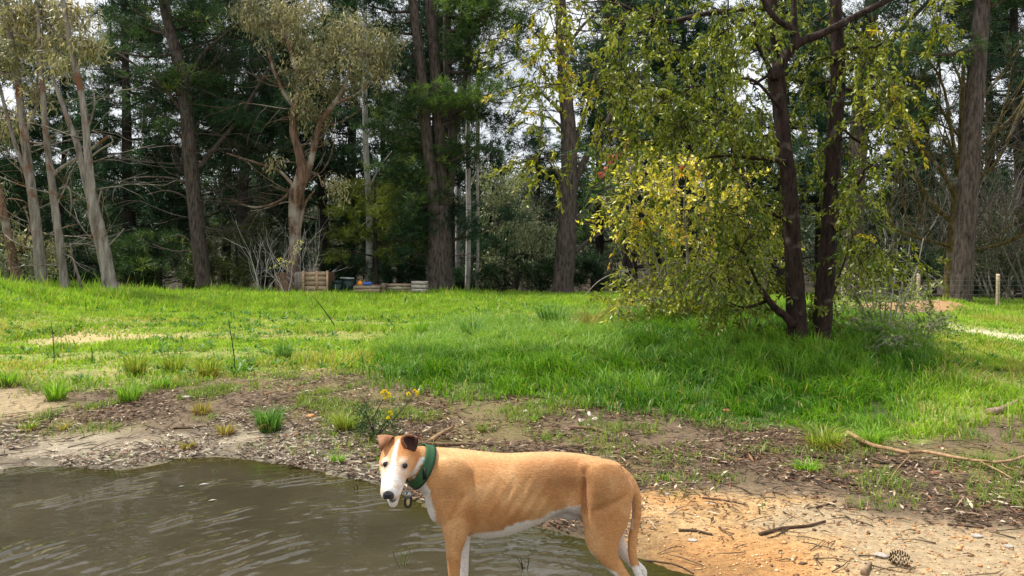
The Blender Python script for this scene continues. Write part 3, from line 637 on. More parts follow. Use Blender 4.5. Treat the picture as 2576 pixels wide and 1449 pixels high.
# ---- leaning gums on the rise at the left
t = Tree('gum_tree', 'slim dark-stained gum tree at the very left edge of the wood', 'tree', gbase(44, 22.5), M['bark_red'], M['gum'], 11, 'gum trees')
t.stem([(44, 722, 24), (40, 690, 22), (28, 630, 20), (14, 560, 18), (-4, 470, 15), (-30, 380, 12), (-60, 250, 8)]); t.stem([(38, 640, 7), (60, 610, 5), (75, 570, 4), (60, 520, 3)], sides=5)
twiggy(t, [(40, 690), (-4, 470)], 8, 1.4, .02)
for b in ((-10, 330, 60, 50, 0, 22), (-40, 470, 50, 45, .5, 14), (10, 590, 55, 40, .6, 14)): t.pblob(*b, 'gum', GUM2, m=14)
t.done()
t = Tree('gum_tree', 'pale gum tree with a low side stem, second trunk from the left', 'tree', gbase(106, 22), M['bark_gum'], M['gum'], 12, 'gum trees')
t.stem([(106, 722, 30), (103, 690, 27), (95, 600, 25), (83, 500, 23), (72, 430, 21), (62, 340, 19), (50, 250, 17), (40, 160, 15), (22, 60, 12), (10, -60, 9)])
t.stem([(84, 500, 14), (60, 420, 12), (40, 370, 11), (15, 280, 9), (-5, 200, 7)], sides=7); t.stem([(62, 340, 8), (90, 270, 7), (95, 190, 6), (110, 100, 4)], sides=6)
twiggy(t, [(103, 690), (62, 340), (30, 60)], 14, 1.6, .022)
for b in ((30, 40, 90, 55, 0, 60), (90, 110, 70, 55, .8, 42), (0, 150, 60, 55, -.6, 34), (20, 300, 55, 40, .4, 18), (110, 20, 60, 40, 0, 30)): t.pblob(*b, 'gum', GUM, m=18)
t.done()
t = Tree('gum_tree', 'thin straight gum tree with a dark dead limb leaning across it', 'tree', gbase(162, 21.5), M['bark_gum'], M['gum'], 13, 'gum trees')
t.stem([(163, 728, 23), (160, 690, 20), (150, 610, 19), (138, 520, 18), (128, 440, 16), (120, 380, 15), (112, 290, 13), (105, 190, 11), (98, 90, 9), (95, -40, 7)])
t.stem([(128, 450, 11), (150, 425, 10), (200, 395, 9), (250, 360, 8), (272, 342, 6)], sides=6, part='limb'); t.stem([(150, 475, 6), (172, 470, 5), (180, 510, 4), (176, 545, 3)], sides=5); t.stem([(140, 520, 5), (165, 470, 4), (180, 430, 3), (215, 415, 2.5)], sides=5)
t.stem([(204, 722, 9), (194, 685, 7), (182, 650, 6), (176, 610, 3)], sides=6)
twiggy(t, [(160, 690), (128, 440), (98, 90)], 14, 1.6, .02)
for b in ((120, 40, 70, 60, .3, 44), (160, 130, 50, 45, 0, 22), (90, 240, 45, 40, .3, 16), (140, 640, 40, 40, 1.0, 12), (60, 610, 40, 35, 1.2, 12)): t.pblob(*b, 'gum', GUM, m=16)
t.done()
t = Tree('gum_tree', 'tallest pale gum leaning out and forking in two, closest to the big pine', 'tree', gbase(278, 20.5), M['bark_gum'], M['gum'], 14, 'gum trees')
t.stem([(279, 738, 38), (276, 715, 34), (266, 660, 33), (253, 600, 33), (240, 545, 32), (232, 500, 24), (226, 440, 20), (220, 380, 18), (215, 310, 17), (205, 240, 16), (192, 180, 15), (176, 100, 14), (158, 0, 12), (148, -70, 10)])
t.stem([(238, 540, 20), (222, 480, 20), (208, 420, 18), (195, 365, 16), (180, 325, 14), (160, 270, 12), (135, 200, 10)], sides=8, part='limb')
t.stem([(222, 400, 7), (250, 378, 5), (282, 358, 4), (278, 342, 3)], sides=5); t.stem([(244, 520, 6), (254, 480, 4)], sides=5); t.stem([(262, 630, 5), (300, 590, 3.5), (312, 575, 2.5)], sides=5)
t.stem([(218, 330, 6), (232, 290, 5), (238, 250, 4), (225, 200, 3)], sides=5)
twiggy(t, [(266, 660), (220, 380), (176, 100)], 12, 1.5, .02)
for b in ((215, 115, 34, 30, 0, 26), (190, 40, 45, 35, .2, 24), (150, 160, 35, 35, .2, 14)): t.pblob(*b, 'gum', GUM, m=18)
t.done()

# ---- the big pine with bare lower limbs
def pine_limbs(t, path, y0, y1, n, reach, pal, dens, dd=0, both=True, dead=.0, m=6, size=1.0):
    """branches off a trunk path between two photo heights, foliage pads at their outer halves"""
    p = np.array([q[:3] for q in path], float); r = t.rng
    for i in range(n):
        y = y0 + (y1 - y0) * (i + r.random()) / n; x = np.interp(-y, -p[:, 1], p[:, 0]); sgn = r.choice((-1, 1)) if both is True else both
        L = reach * r.uniform(.5, 1.15); ex = x + sgn * L * r.uniform(.35, 1); ey = y - L * r.uniform(-.15, .55); ez = r.uniform(-1, 1) * L / F * t.depth * .8
        a = P(x, y, t.depth + dd); c = P(ex, ey, t.depth + dd + ez); mid = (a + c) / 2 + [0, 0, -.06 * L / F * t.depth]
        t.wood([a, mid, c], [.075, .05, .02], 5, 7, 0)
        if r.random() < dead: continue
        for k in (.45, .7, .95, 1.12):
            q = a + (c - a) * k + r.normal(0, .25, 3); rr = .55 + .35 * r.random()
            t.blob(q, (rr * 1.1, rr * 1.1, rr * .55), int(dens * r.uniform(.7, 1.3)), 'pine', pal, size=size, link=False, m=m)

T5 = [(514, 722, 44), (510, 690, 40), (500, 600, 38), (487, 480, 37), (477, 370, 36), (468, 260, 34), (452, 170, 32), (432, 90, 28), (412, 0, 25), (398, -120, 20), (390, -300, 14)]
t = Tree('pine_tree', 'big rough-barked pine with bare grey limbs behind the leaning gums', 'tree', gbase(514, 30), M['bark_pine'], M['pine'], 21, 'tall pines'); t.stem(T5)
t.stem([(500, 422, 14), (540, 372, 12), (600, 300, 10), (650, 215, 8), (690, 150, 5)], sides=7, part='limb')
for l in ([(480, 470, 8), (440, 450, 6), (380, 445, 5), (320, 450, 3)], [(470, 300, 10), (420, 230, 8), (350, 170, 6), (290, 130, 5)], [(476, 370, 8), (430, 320, 6), (370, 285, 4)], [(500, 560, 7), (470, 500, 6), (420, 480, 4), (370, 490, 3)],
          [(465, 240, 9), (500, 150, 8), (560, 90, 6), (600, 60, 4)], [(440, 120, 8), (390, 60, 6), (330, 20, 5)], [(506, 640, 6), (470, 600, 4), (440, 590, 3)]): t.stem(l, sides=6)
twiggy(t, T5[1:8], 40, 2.8, .022, 2, .25); pine_limbs(t, T5, 330, -250, 14, 180, PN, 9); pine_limbs(t, T5, 420, -100, 13, 210, PN2, 9, 1.5, both=1)
for b in ((600, 140, 90, 50, .8, 26), (660, 230, 80, 45, 1.2, 24), (590, 310, 80, 40, .6, 20), (540, 60, 80, 40, .4, 20), (400, 170, 70, 40, .6, 16), (650, 370, 70, 40, 1.5, 16), (350, 290, 60, 35, .5, 12)): t.pblob(*b, 'pine', PN2, m=7)
t.done()

# ---- twisted gum behind the compost bay
t = Tree('gum_tree', 'twisted gum with peeling bark and a spreading beige-green crown above the compost bay', 'tree', gbase(734, 29), M['bark_red'], M['gum'], 31, 'gum trees')
t.stem([(732, 735, 40), (735, 690, 32), (742, 600, 29), (741, 530, 30), (748, 480, 36), (760, 430, 28), (752, 385, 22), (738, 330, 20), (740, 280, 19), (752, 230, 16), (744, 170, 13), (725, 110, 10), (700, 60, 7)], rough=.12)
t.stem([(752, 480, 20), (772, 440, 18), (790, 370, 16), (805, 310, 14), (840, 262, 12), (868, 215, 10), (885, 150, 7)], sides=7, part='limb', rough=.1); t.stem([(742, 270, 12), (715, 235, 10), (690, 180, 8), (672, 120, 6)], sides=6); t.stem([(840, 262, 9), (900, 235, 7), (950, 190, 5)], sides=6)
t.stem([(740, 470, 10), (705, 432, 8), (660, 415, 6), (615, 400, 5), (570, 385, 3)], sides=6, part='limb'); t.stem([(738, 470, 10), (712, 500, 7), (670, 518, 6), (630, 520, 4), (580, 500, 3)], sides=6, part='limb')
t.stem([(755, 450, 7), (775, 435, 6), (800, 440, 4), (812, 470, 3), (822, 440, 2.5)], sides=5); t.stem([(748, 600, 12), (765, 520, 8), (790, 480, 5)], sides=6)
twiggy(t, [(742, 560), (748, 480), (738, 330), (744, 170)], 16, 2.0, .025); twiggy(t, [(772, 440), (805, 310), (868, 215)], 8, 1.8, .025)
for b in ((700, 60, 95, 70, 0, 74), (820, 130, 90, 60, .4, 74), (920, 130, 75, 65, -.3, 70), (640, 25, 70, 40, .2, 34), (760, 190, 60, 45, -.6, 34), (860, 215, 70, 40, .6, 36), (760, 30, 90, 45, .5, 50), (800, 300, 40, 60, .2, 18), (770, 270, 30, 50, -.3, 14), (850, 470, 35, 40, .2, 12), (690, 410, 25, 15, 0, 5), (960, 190, 30, 40, 0, 18), (965, 110, 50, 45, .2, 30), (880, 70, 70, 40, .3, 34)):
    t.pblob(*b, 'gum', GUM, m=22)
t.done()

# ---- cluster of pine stems
t = Tree('pine_tree', 'thick pine rising in several stems behind the timber beds', 'tree', gbase(1105, 31), M['bark_pine'], M['pine'], 41, 'tall pines')
t.stem([(1106, 745, 84), (1107, 700, 70), (1106, 620, 62), (1104, 560, 58), (1102, 520, 50)], sides=12)
A = [(1092, 540, 34), (1084, 440, 30), (1074, 350, 28), (1062, 220, 27), (1050, 100, 26), (1038, 0, 24), (1025, -160, 18)]; B = [(1112, 530, 36), (1108, 430, 32), (1102, 300, 30), (1094, 160, 28), (1082, 0, 26), (1074, -160, 20)]; C_ = [(1122, 520, 28), (1136, 420, 24), (1138, 300, 22), (1126, 180, 22), (1126, 0, 20), (1130, -140, 16)]
for q, d in ((A, -.3), (B, .1), (C_, .5)): t.stem(q, d, part='stem')
t.stem([(1138, 330, 16), (1165, 230, 15), (1178, 100, 13), (1190, -60, 10)], .6, part='stem')
for b in ((1180, 250, 150, 34, -1.4, 46), (1110, 235, 80, 26, -1.8, 24), (1240, 210, 60, 26, -.8, 18), (1240, 40, 110, 50, -.5, 46), (1160, 20, 70, 40, -.8, 26), (1290, 110, 60, 40, .2, 18)): t.pblob(*b, 'pine', PNB, m=7)
twiggy(t, [(1106, 700), (1100, 300), (1085, 20)], 26, 2.4, .022, 2, .2); pine_limbs(t, B, 520, 260, 14, 170, PN, 8); pine_limbs(t, C_, 200, -160, 12, 160, PN, 8, both=1); pine_limbs(t, A, 150, -150, 8, 130, PN2, 7, both=-1); pine_limbs(t, [(1106, 740, 60), (1106, 540, 50)], 640, 560, 5, 170, PN2, 7, .5)
t.done()

# ---- pine at the middle of the field edge
T8 = [(1418, 745, 60), (1417, 715, 54), (1424, 620, 50), (1430, 500, 44), (1432, 400, 41), (1430, 330, 38), (1424, 250, 34), (1416, 130, 30), (1410, 0, 26), (1404, -160, 20), (1400, -300, 14)]
t = Tree('pine_tree', 'solitary straight pine trunk at the far edge of the field, beside the camellia', 'tree', gbase(1418, 31), M['bark_pine'], M['pine'], 51, 'tall pines'); t.stem(T8, sides=14)
for l in ([(1440, 640, 12), (1480, 605, 9), (1530, 575, 6), (1560, 530, 4)], [(1444, 560, 13), (1470, 535, 11), (1510, 500, 8), (1560, 470, 5)], [(1440, 480, 18), (1462, 420, 17), (1490, 370, 15), (1530, 300, 12), (1560, 240, 8)], [(1436, 420, 10), (1450, 350, 12), (1480, 260, 10), (1500, 180, 7)],
          [(1425, 300, 9), (1380, 250, 8), (1330, 215, 6), (1270, 225, 4)], [(1424, 330, 8), (1390, 300, 6), (1340, 285, 4), (1300, 280, 3)], [(1420, 190, 8), (1370, 110, 7), (1320, 60, 5)], [(1418, 130, 9), (1470, 60, 7), (1530, 10, 5)], [(1425, 470, 6), (1390, 420, 5), (1370, 390, 3)]): t.stem(l, sides=6)
twiggy(t, T8[2:9], 34, 2.8, .024, 2, .25)
for b in ((1270, 300, 60, 45, .5, 26), (1310, 370, 50, 40, .3, 16), (1330, 40, 70, 50, 0, 20), (1560, 230, 70, 50, .4, 20), (1530, 20, 90, 45, 0, 24), (1430, -60, 110, 60, 0, 30), (1590, 330, 50, 40, 1, 14), (1480, 470, 70, 40, 2.5, 16)): t.pblob(*b, 'pine', PN2, m=6)
t.done()

# ---- tall pine at the right
T9 = [(2416, 775, 56), (2418, 745, 52), (2424, 640, 49), (2434, 500, 47), (2444, 360, 44), (2453, 230, 42), (2463, 110, 40), (2472, 0, 36), (2482, -150, 28), (2492, -320, 18)]
t = Tree('pine_tree', 'tall bare-stemmed pine leaning slightly, by the grassy mound and wire fence', 'tree', gbase(2416, 25), M['bark_pine'], M['pine'], 61, 'tall pines'); t.stem(T9, sides=14)
for l in ([(2450, 330, 6), (2490, 310, 5), (2560, 315, 3)], [(2440, 470, 5), (2480, 455, 3), (2530, 460, 2)], [(2432, 560, 5), (2400, 540, 3), (2370, 545, 2)]): t.stem(l, sides=5)
twiggy(t, T9[2:8], 12, 1.6, .025); pine_limbs(t, T9, 130, -300, 14, 190, PN, 8); t.pblob(2330, 90, 80, 45, 0, 22, 'pine', PN2); t.pblob(2560, 140, 60, 60, .5, 18, 'pine', PN2); t.pblob(2250, 40, 90, 40, 1, 18, 'pine', PN2)
t.done()
T10 = [(2140, 760, 48), (2146, 600, 46), (2156, 400, 44), (2172, 200, 42), (2188, 60, 38), (2200, -80, 30), (2210, -250, 20)]
t = Tree('pine_tree', 'grey pine trunk showing behind the two dark trunks of the near tree', 'tree', gbase(2140, 27), M['bark_pine'], M['pine'], 62, 'tall pines'); t.stem(T10)
t.stem([(2186, 190, 18), (2230, 120, 15), (2290, 50, 12), (2340, 0, 9)], sides=7, part='limb')
pine_limbs(t, T10, 420, -240, 20, 170, PN2, 7); t.done()

# ---- bare mossy tree and grey thicket at the right
t = Tree('bare_tree', 'leafless old tree with yellow mossy trunk beside the tall leaning pine', 'tree', gbase(2386, 27), M['moss'], M['pine'], 71)
t.stem([(2390, 760, 36), (2392, 690, 32), (2398, 620, 30), (2402, 540, 24), (2408, 460, 20), (2418, 380, 16), (2420, 250, 12), (2425, 150, 8)], rough=.14)
for (x, y, dx, dz, L, r) in ((2400, 560, -1, .5, 4.2, .09), (2404, 500, -.9, .9, 4.6, .09), (2410, 450, -.6, 1.1, 4.5, .08), (2404, 520, 1, .7, 4.6, .09), (2412, 430, .8, .9, 4.4, .08), (2418, 350, -.8, .8, 3.6, .06), (2420, 300, .7, 1, 3.6, .06), (2396, 620, -1, .2, 3.8, .07), (2396, 640, 1, .4, 4.0, .07), (2420, 220, -.3, 1, 3, .05)):
    bare(t, P(x, y, 27), (dx, t.rng.uniform(-.5, .3), dz), L, r, 3, .5)
t.done()
for i, (x, d, hgt, lab) in enumerate(((2535, 29, 4.6, 'tangle of bare grey branches behind the wire fence'), (2600, 27, 5.0, 'leafless grey thicket at the right edge of the wood'), (2300, 31, 4.8, 'bare branching scrub left of the mossy tree'), (2480, 33, 5.5, 'dim leafless scrub behind the tall leaning pine'))):
    b = gbase(x, d); t = Tree('bare_scrub', lab, 'scrub', b, M['bark_scrub'], M['pine'], 80 + i, 'leafless scrub')
    t.nodes = [(*b, .05)]
    for k in range(7): t.blob(b + [t.rng.uniform(-1.6, 1.6), t.rng.uniform(-1, 1), t.rng.uniform(.5, 3.2)], (.6, .6, .4), 8, 'pine', ((34, 48, 24), (72, 86, 44)), m=5)
    for k in range(7):
        a = t.rng.uniform(0, 6.28); bare(t, b + [math.cos(a) * .5, math.sin(a) * .5, 0], (math.cos(a) * .5, math.sin(a) * .3, 1), hgt * t.rng.uniform(.5, .85), .05, 3, .55)
    t.done()

# ---- smaller trees and shrubs at the wood's edge
t = Tree('conifer_shrub', 'olive-yellow bushy young conifer behind the wheelie bins', 'shrub', gbase(945, 31.5), M['bark_dark'], M['pine'], 91)
t.stem([(948, 745, 12), (946, 640, 10), (944, 520, 7), (942, 450, 4)])
for k in range(22):
    y = 470 + 190 * (k / 22); w = 40 + 75 * min(1, (y - 440) / 120); t.pblob(945 + t.rng.uniform(-w, w), y + t.rng.uniform(-12, 12), 34, 16, t.rng.uniform(-1, 1), 9, 'pine', OLV, m=6)
t.done()
for i, (x, yt, w, d, pal, style, lab, nn) in enumerate(((1270, 440, 80, 34, ((92, 106, 72), (164, 168, 128)), 'gum', 'grey-green feathery young gum between the two pine trunks', 40), (1360, 520, 60, 33, ((96, 110, 78), (160, 166, 130)), 'gum', 'pale grey-green bush leaning against the solitary pine trunk', 30), (1300, 640, 80, 32.5, DK, 'pine', 'dark low bush at the foot of the grey-green gum', 16),
                                              (400, 590, 80, 32, PN, 'pine', 'low green pine sapling left of the big pine trunk', 18), (590, 560, 90, 31.5, ((44, 56, 30), (84, 92, 48)), 'pine', 'drooping brownish-green conifer right of the big pine trunk', 24), (330, 610, 60, 31, PN, 'pine', 'small dark sapling behind the forked leaning gum', 12),
                                              (1200, 600, 60, 34, PN2, 'pine', 'dark sapling beside the many-stemmed pine', 14), (1010, 640, 80, 34, PN2, 'pine', 'dark undergrowth bush behind the timber beds', 16), (20, 640, 90, 27, GUM2, 'gum', 'dull olive bush behind the dark-stained gum', 16), (850, 640, 50, 34, DK, 'pine', 'deep green bush behind the compost bay', 12),
                                              (1490, 650, 70, 34, DK, 'pine', 'dark bush right of the solitary pine trunk', 16), (2270, 640, 90, 30, DK, 'pine', 'dark bush behind the ochre dirt heap', 18), (2500, 660, 80, 32, DK, 'pine', 'dark bush beyond the fence post', 16), (160, 620, 70, 30, DK, 'pine', 'dark bush between the pale gum trunks', 16), (690, 640, 70, 33, DK, 'pine', 'dark bush behind the tree stump', 14))):
    b = gbase(x, d); t = Tree('edge_bush', lab, 'bush', b, M['bark_dark'], M['gum' if style == 'gum' else 'pine'], 100 + i, 'bushes at the edge of the wood')
    t.stem([(x, 745, 9), (x, 700, 8), (x + 5, (yt + 740) / 2, 6), (x, yt + 20, 3)], sides=6)
    for k in range(nn):
        f = t.rng.random(); y = yt + (735 - yt) * f; ww = w * (.25 + .85 * math.sin(math.pi * min(1, f * .75 + .1))); t.pblob(x + t.rng.uniform(-ww, ww), y, 28, 18, t.rng.uniform(-1.2, 1.2), 9, style, pal, m=16 if style == 'gum' else 6)
    t.done()

# ---- white gum trunks deep in the wood
for x0, x1, yt, w, d, lab in ((1176, 1184, -100, 13, 33.0, 'white gum trunk glowing between the pines beside the grey-green gum'), (926, 918, -100, 16, 33.5, 'pale gum trunk rising behind the twisted gum crown'), (1200, 1205, 400, 7, 33.0, 'thin white sapling trunk next to the white gum'), (1150, 1160, -100, 14, 48, 'pale smooth trunk high behind the many-stemmed pine')):
    t = Tree('white_gum', lab, 'tree', gbase(x0, d), M['bark_pale'], M['gum'], int(x0), 'white gums deep in the wood'); t.stem([(x0, 740, w * 1.1), (x0 + 3, 560, w), ((x0 + x1) / 2 - 3, 330, w * .9), (x1, 100, w * .75), (x1, yt, w * .6)], sides=8)
    if w > 10: t.stem([(x0 + 3, 470, 5), (x0 + 30, 420, 4), (x0 + 60, 380, 2)], sides=5); t.pblob(x1, 60, 90, 60, 0, 20, 'gum', GUM2, m=14); t.pblob(x1 + 30, 210, 50, 40, 0, 8, 'gum', GUM2, m=14)
    t.done()

# ---- pines of the wood behind: four kinds, copied
def forest_pine(seed, H, pal, spread, lab, low=2.0):
    t = Tree('wood_pine', lab, 'tree', (0, 0, 0), M['bark_dark'], M['pine'], seed, 'pines of the wood behind'); r = t.rng
    lean = r.normal(0, .03, 2); q = [np.array([lean[0] * z + .15 * math.sin(z * .4 + seed), lean[1] * z, z]) for z in np.linspace(-.3, H, 9)]; t.wood(q, np.linspace(.34, .06, 9), 8, 24)
    z = low
    while z < H - .5:
        for k in range(r.integers(2, 4)):
            a = r.uniform(0, 6.28); L = spread * (1 - .66 * (z / H)) * r.uniform(.55, 1.15); up = r.uniform(-.05, .4); b = np.array([np.interp(z, [p[2] for p in q], [p[0] for p in q]), 0, z]); e = b + np.array([math.cos(a), math.sin(a), up]) * L
            t.wood([b, (b + e) / 2 - [0, 0, .08 * L], e], [.06, .035, .015], 4, 5, 0, reg=False)
            if (z < low + 1.6 and r.random() < .6) or (z > .45 * H and r.random() < .12): continue
            for f in (.5, .75, 1.0): rr = .6 + .3 * r.random(); t.blob(b + (e - b) * f + r.normal(0, .2, 3), (rr, rr, rr * .5), 6, 'pine', pal, link=False, m=6, twig=False, size=1.15)
        z += r.uniform(.5, .85)
    return t.done(needles=8, wn=.03)
def copy_tree(o, loc, rz, sc, label=None):
    c = o.copy(); COL.objects.link(c); c.location = loc; c.rotation_euler = (0, 0, rz); c.scale = (sc, sc, sc)
    if label: c['label'] = label
    for ch in o.children: k = ch.copy(); COL.objects.link(k); k.parent = c
    return c
LABP = 'dark pine standing deep in the shaded wood behind the field'
protos = [forest_pine(201, 17, PN2, 3.6, LABP), forest_pine(202, 20, PN, 3.2, LABP, 3.5), forest_pine(203, 15, PN2, 3.9, LABP, 1.2), forest_pine(204, 22, DK, 3.3, LABP, 5.0)]
spots = [(330, 37), (250, 42), (400, 46), (610, 36), (660, 43), (560, 48), (820, 40), (880, 47), (980, 38), (1000, 50), (1230, 48), (1060, 44), (1350, 52), (1500, 42), (1580, 38), (1650, 46), (1750, 40), (1850, 47), (1960, 38), (2060, 44), (2260, 38), (2350, 46), (2480, 42), (2570, 37), (2660, 40), (60, 36), (-60, 33), (150, 45), (-150, 40), (760, 52), (480, 40), (1130, 40)]
RP = np.random.default_rng(5)
for i, (x, d) in enumerate(spots):
    b = gbase(x, d); o = protos[i % 4]; sc = RP.uniform(.85, 1.2)
    if x in (1230, 1350): sc *= .62
    if x in (250, 150, 60, 400, 1000, 1060, 2260, 2350, 980): sc *= .74
    if x in (330, 480, 610, 2060, 1500): sc *= .9
    if i < 4: o.location = tuple(b); o.rotation_euler = (0, 0, RP.uniform(0, 6.28)); o.scale = (sc,) * 3
    else: copy_tree(o, tuple(b), RP.uniform(0, 6.28), sc)

# ---- the far wood that closes the view: one dark mass of foliage and stems
g = Geo(); n = 8200; X = R.uniform(-80, 80, n); Y = R.uniform(54, 100, n); top = 4.5 + 2.5 * fbm(X * .15, Y * .1, 5); Zf = ground_z(X, Y) + R.uniform(0, 1, n) ** .9 * top - .5
K = 12; D = unit(R.normal(0, 1, (n, K, 3)) + [0, 0, .4]); S = unit(np.cross(D, R.normal(size=(n, K, 3)))) * .07; B = np.stack([X, Y, Zf + .3], 1)[:, None] + R.normal(0, .45, (n, K, 3))
cf = mixc(lin(24, 38, 26), lin(66, 78, 54), R.random(n)); g.add(np.stack([B - S, B + S, B + D * .9], 2).reshape(-1, 3), np.arange(n * K * 3).reshape(-1, 3), None, np.repeat(cf, K * 3, 0))
tag(g.build('far_wood_foliage', M['pine']), 'far dark mass of the wood closing the view', 'wood', kind='stuff')

# ---------------------------------------------------------------- the near tree with two dark trunks
NB = hit(2035, 868); ND = NB[1]
LF = ((70, 92, 20), (146, 152, 52)); LFB = ((80, 98, 18), (156, 156, 46), (186, 170, 50)); LFS = ((70, 100, 36), (126, 150, 72), (150, 150, 80))
t = Tree('broadleaf_tree', 'near tree with two dark brown trunks and drooping olive-green leaves', 'tree', NB, M['bark_near'], M['leaf'], 301, depth=ND)
t.stem([(2008, 885, 62), (2006, 850, 54), (2003, 780, 48), (1999, 700, 44), (1993, 600, 40), (1988, 500, 38), (1980, 420, 36), (1970, 340, 36), (1957, 250, 34), (1945, 195, 33)], sides=16, rough=.06)
t.stem([(2066, 882, 54), (2067, 845, 48), (2072, 760, 45), (2080, 660, 43), (2088, 560, 41), (2094, 440, 38), (2101, 320, 36), (2107, 210, 36), (2106, 110, 32), (2100, 0, 28), (2092, -120, 22), (2085, -260, 14)], .12, sides=16, rough=.06, part='stem')
t.stem([(1992, 560, 24), (1986, 450, 24), (1978, 350, 24), (1966, 240, 26), (1952, 120, 28), (1942, 0, 26), (1936, -120, 18), (1930, -250, 12)], .25, sides=12, part='stem')
t.stem([(1945, 200, 30), (1962, 165, 27), (1985, 130, 25), (2015, 105, 22), (2060, 88, 20), (2105, 66, 19), (2150, 42, 17), (2240, -4, 15), (2320, -50, 10)], -.05, sides=12, part='limb')
t.stem([(1995, 125, 24), (2002, 95, 22), (1985, 70, 18), (1955, 50, 16), (1925, 10, 14), (1900, -60, 10)], -.08, sides=10, part='limb'); t.stem([(2003, 95, 16), (1998, 40, 15), (1996, -30, 12), (1990, -140, 8)], -.05, sides=8, part='limb')
t.stem([(1945, 200, 16), (1925, 150, 11), (1895, 100, 9), (1850, 60, 8), (1800, 25, 6)], -.1, sides=8, part='limb'); t.stem([(1996, 818, 24), (1975, 795, 20), (1950, 775, 18), (1925, 745, 17), (1906, 716, 15)], -.1, sides=8, part='limb')
t.stem([(1976, 408, 15), (1930, 400, 12), (1880, 396, 10), (1820, 392, 8), (1760, 400, 5)], -.1, sides=8, part='limb'); t.stem([(1960, 270, 9), (1900, 205, 8), (1830, 200, 6), (1780, 215, 5)], -.15, sides=6, part='limb')
t.stem([(1950, 20, 12), (1800, 30, 12), (1680, 55, 13), (1620, 40, 12), (1560, 10, 9), (1500, -20, 6)], .5, sides=8, part='limb'); t.stem([(2100, 300, 8), (2150, 350, 6), (2210, 380, 4)], .1, sides=6); t.stem([(2090, 560, 7), (2150, 640, 5), (2190, 700, 4)], 0, sides=6); t.stem([(2075, 800, 8), (2110, 700, 6), (2140, 610, 4)], .1, sides=6)
NEARB = []
rr = np.random.default_rng(44)
for (x, y, rx, ry, n, k) in ((1480, 130, 110, 100, 5, 0), (1350, 60, 90, 60, 3, 0), (1400, 250, 90, 90, 4, 0), (1310, 170, 40, 30, 1, 0), (1370, 360, 40, 50, 2, 0), (1480, 300, 60, 40, 2, 0), (1620, 130, 130, 120, 11, 0), (1780, 110, 130, 110, 11, 0), (1620, 260, 130, 60, 7, 1), (1780, 260, 120, 80, 9, 1), (1880, 200, 80, 150, 7, 0),
                             (1900, 330, 90, 90, 7, 1), (1720, 330, 130, 50, 6, 1), (1880, 480, 90, 90, 8, 1), (1800, 560, 110, 110, 10, 1), (1920, 600, 80, 110, 8, 1), (1860, 700, 90, 80, 7, 1), (1690, 640, 110, 90, 6, 1), (1620, 560, 60, 60, 2, 1), (1750, 720, 90, 50, 4, 1), (1960, 720, 40, 70, 3, 1), (2010, 50, 90, 70, 6, 0), (2150, 120, 90, 90, 5, 0), (2040, 300, 40, 150, 5, 1),
                             (2180, 260, 80, 110, 7, 1), (2230, 180, 60, 50, 2, 0), (2150, 400, 60, 80, 5, 1), (2250, 310, 50, 60, 3, 0), (2180, 520, 70, 60, 4, 0), (2240, 600, 60, 60, 3, 0), (2130, 660, 50, 70, 4, 0), (2050, 760, 40, 60, 3, 1), (2270, 30, 70, 50, 3, 0), (2340, 40, 40, 30, 1, 0)):
    for j in range(n): NEARB.append((x + rr.uniform(-rx, rx), y + rr.uniform(-ry, ry), rr.uniform(-1.0, .9) * min(1.0, rx / 70), k))
for (x, y, dd, k) in NEARB:
    if 1935 < x < 2125: dd = abs(dd) * .8 + .25
    if (1555 < x < 1870 and 355 < y < 540 and rr.random() < .8) or (1560 < x < 1720 and y > 540 and rr.random() < .5): continue
    t.pblob(x, y, 62, 52, dd, 9, 'broad', LFB if x < 1560 or x > 2220 else LF, m=25, down=.75, size=.80)
t.done()

# ---------------------------------------------------------------- camellia with yellowing leaves and pink flowers
CB = hit(1730, 812); CD = CB[1] + .2
t = Tree('camellia_bush', 'large bush with yellow-green leaves and pink flowers beside the two-trunked tree', 'bush', CB, M['bark_twig'], M['leaf'], 321, depth=CD)
for k in range(9):
    x = 1730 + (k - 4) * 14; t.stem([(x, 822, 12), (x + (k - 4) * 4, 740, 9), (x + (k - 4) * 14, 640, 7), (x + (k - 4) * 24 + t.rng.uniform(-20, 20), 520, 5), (x + (k - 4) * 22, 420, 3)], t.rng.uniform(-.4, .4), sides=6)
t.stem([(1600, 740, 4), (1560, 690, 3), (1510, 705, 2.5), (1470, 745, 2)], 0, sides=4)
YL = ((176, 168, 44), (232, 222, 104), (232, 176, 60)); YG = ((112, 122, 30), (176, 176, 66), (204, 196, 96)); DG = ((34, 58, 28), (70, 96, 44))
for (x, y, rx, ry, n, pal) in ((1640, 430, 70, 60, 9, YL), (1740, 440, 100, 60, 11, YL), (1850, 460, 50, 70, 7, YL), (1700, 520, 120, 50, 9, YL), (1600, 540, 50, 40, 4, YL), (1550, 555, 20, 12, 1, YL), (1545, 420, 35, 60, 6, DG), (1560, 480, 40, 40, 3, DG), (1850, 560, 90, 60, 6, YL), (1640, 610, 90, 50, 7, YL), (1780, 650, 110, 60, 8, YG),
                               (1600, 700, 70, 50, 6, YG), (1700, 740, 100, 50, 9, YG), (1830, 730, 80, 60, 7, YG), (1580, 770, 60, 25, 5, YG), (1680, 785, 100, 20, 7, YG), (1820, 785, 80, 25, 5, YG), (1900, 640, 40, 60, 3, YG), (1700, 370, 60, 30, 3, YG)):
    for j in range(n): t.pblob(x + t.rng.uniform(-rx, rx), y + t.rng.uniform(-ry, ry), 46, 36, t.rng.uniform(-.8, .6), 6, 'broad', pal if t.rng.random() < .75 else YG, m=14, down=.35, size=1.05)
root = t.done()
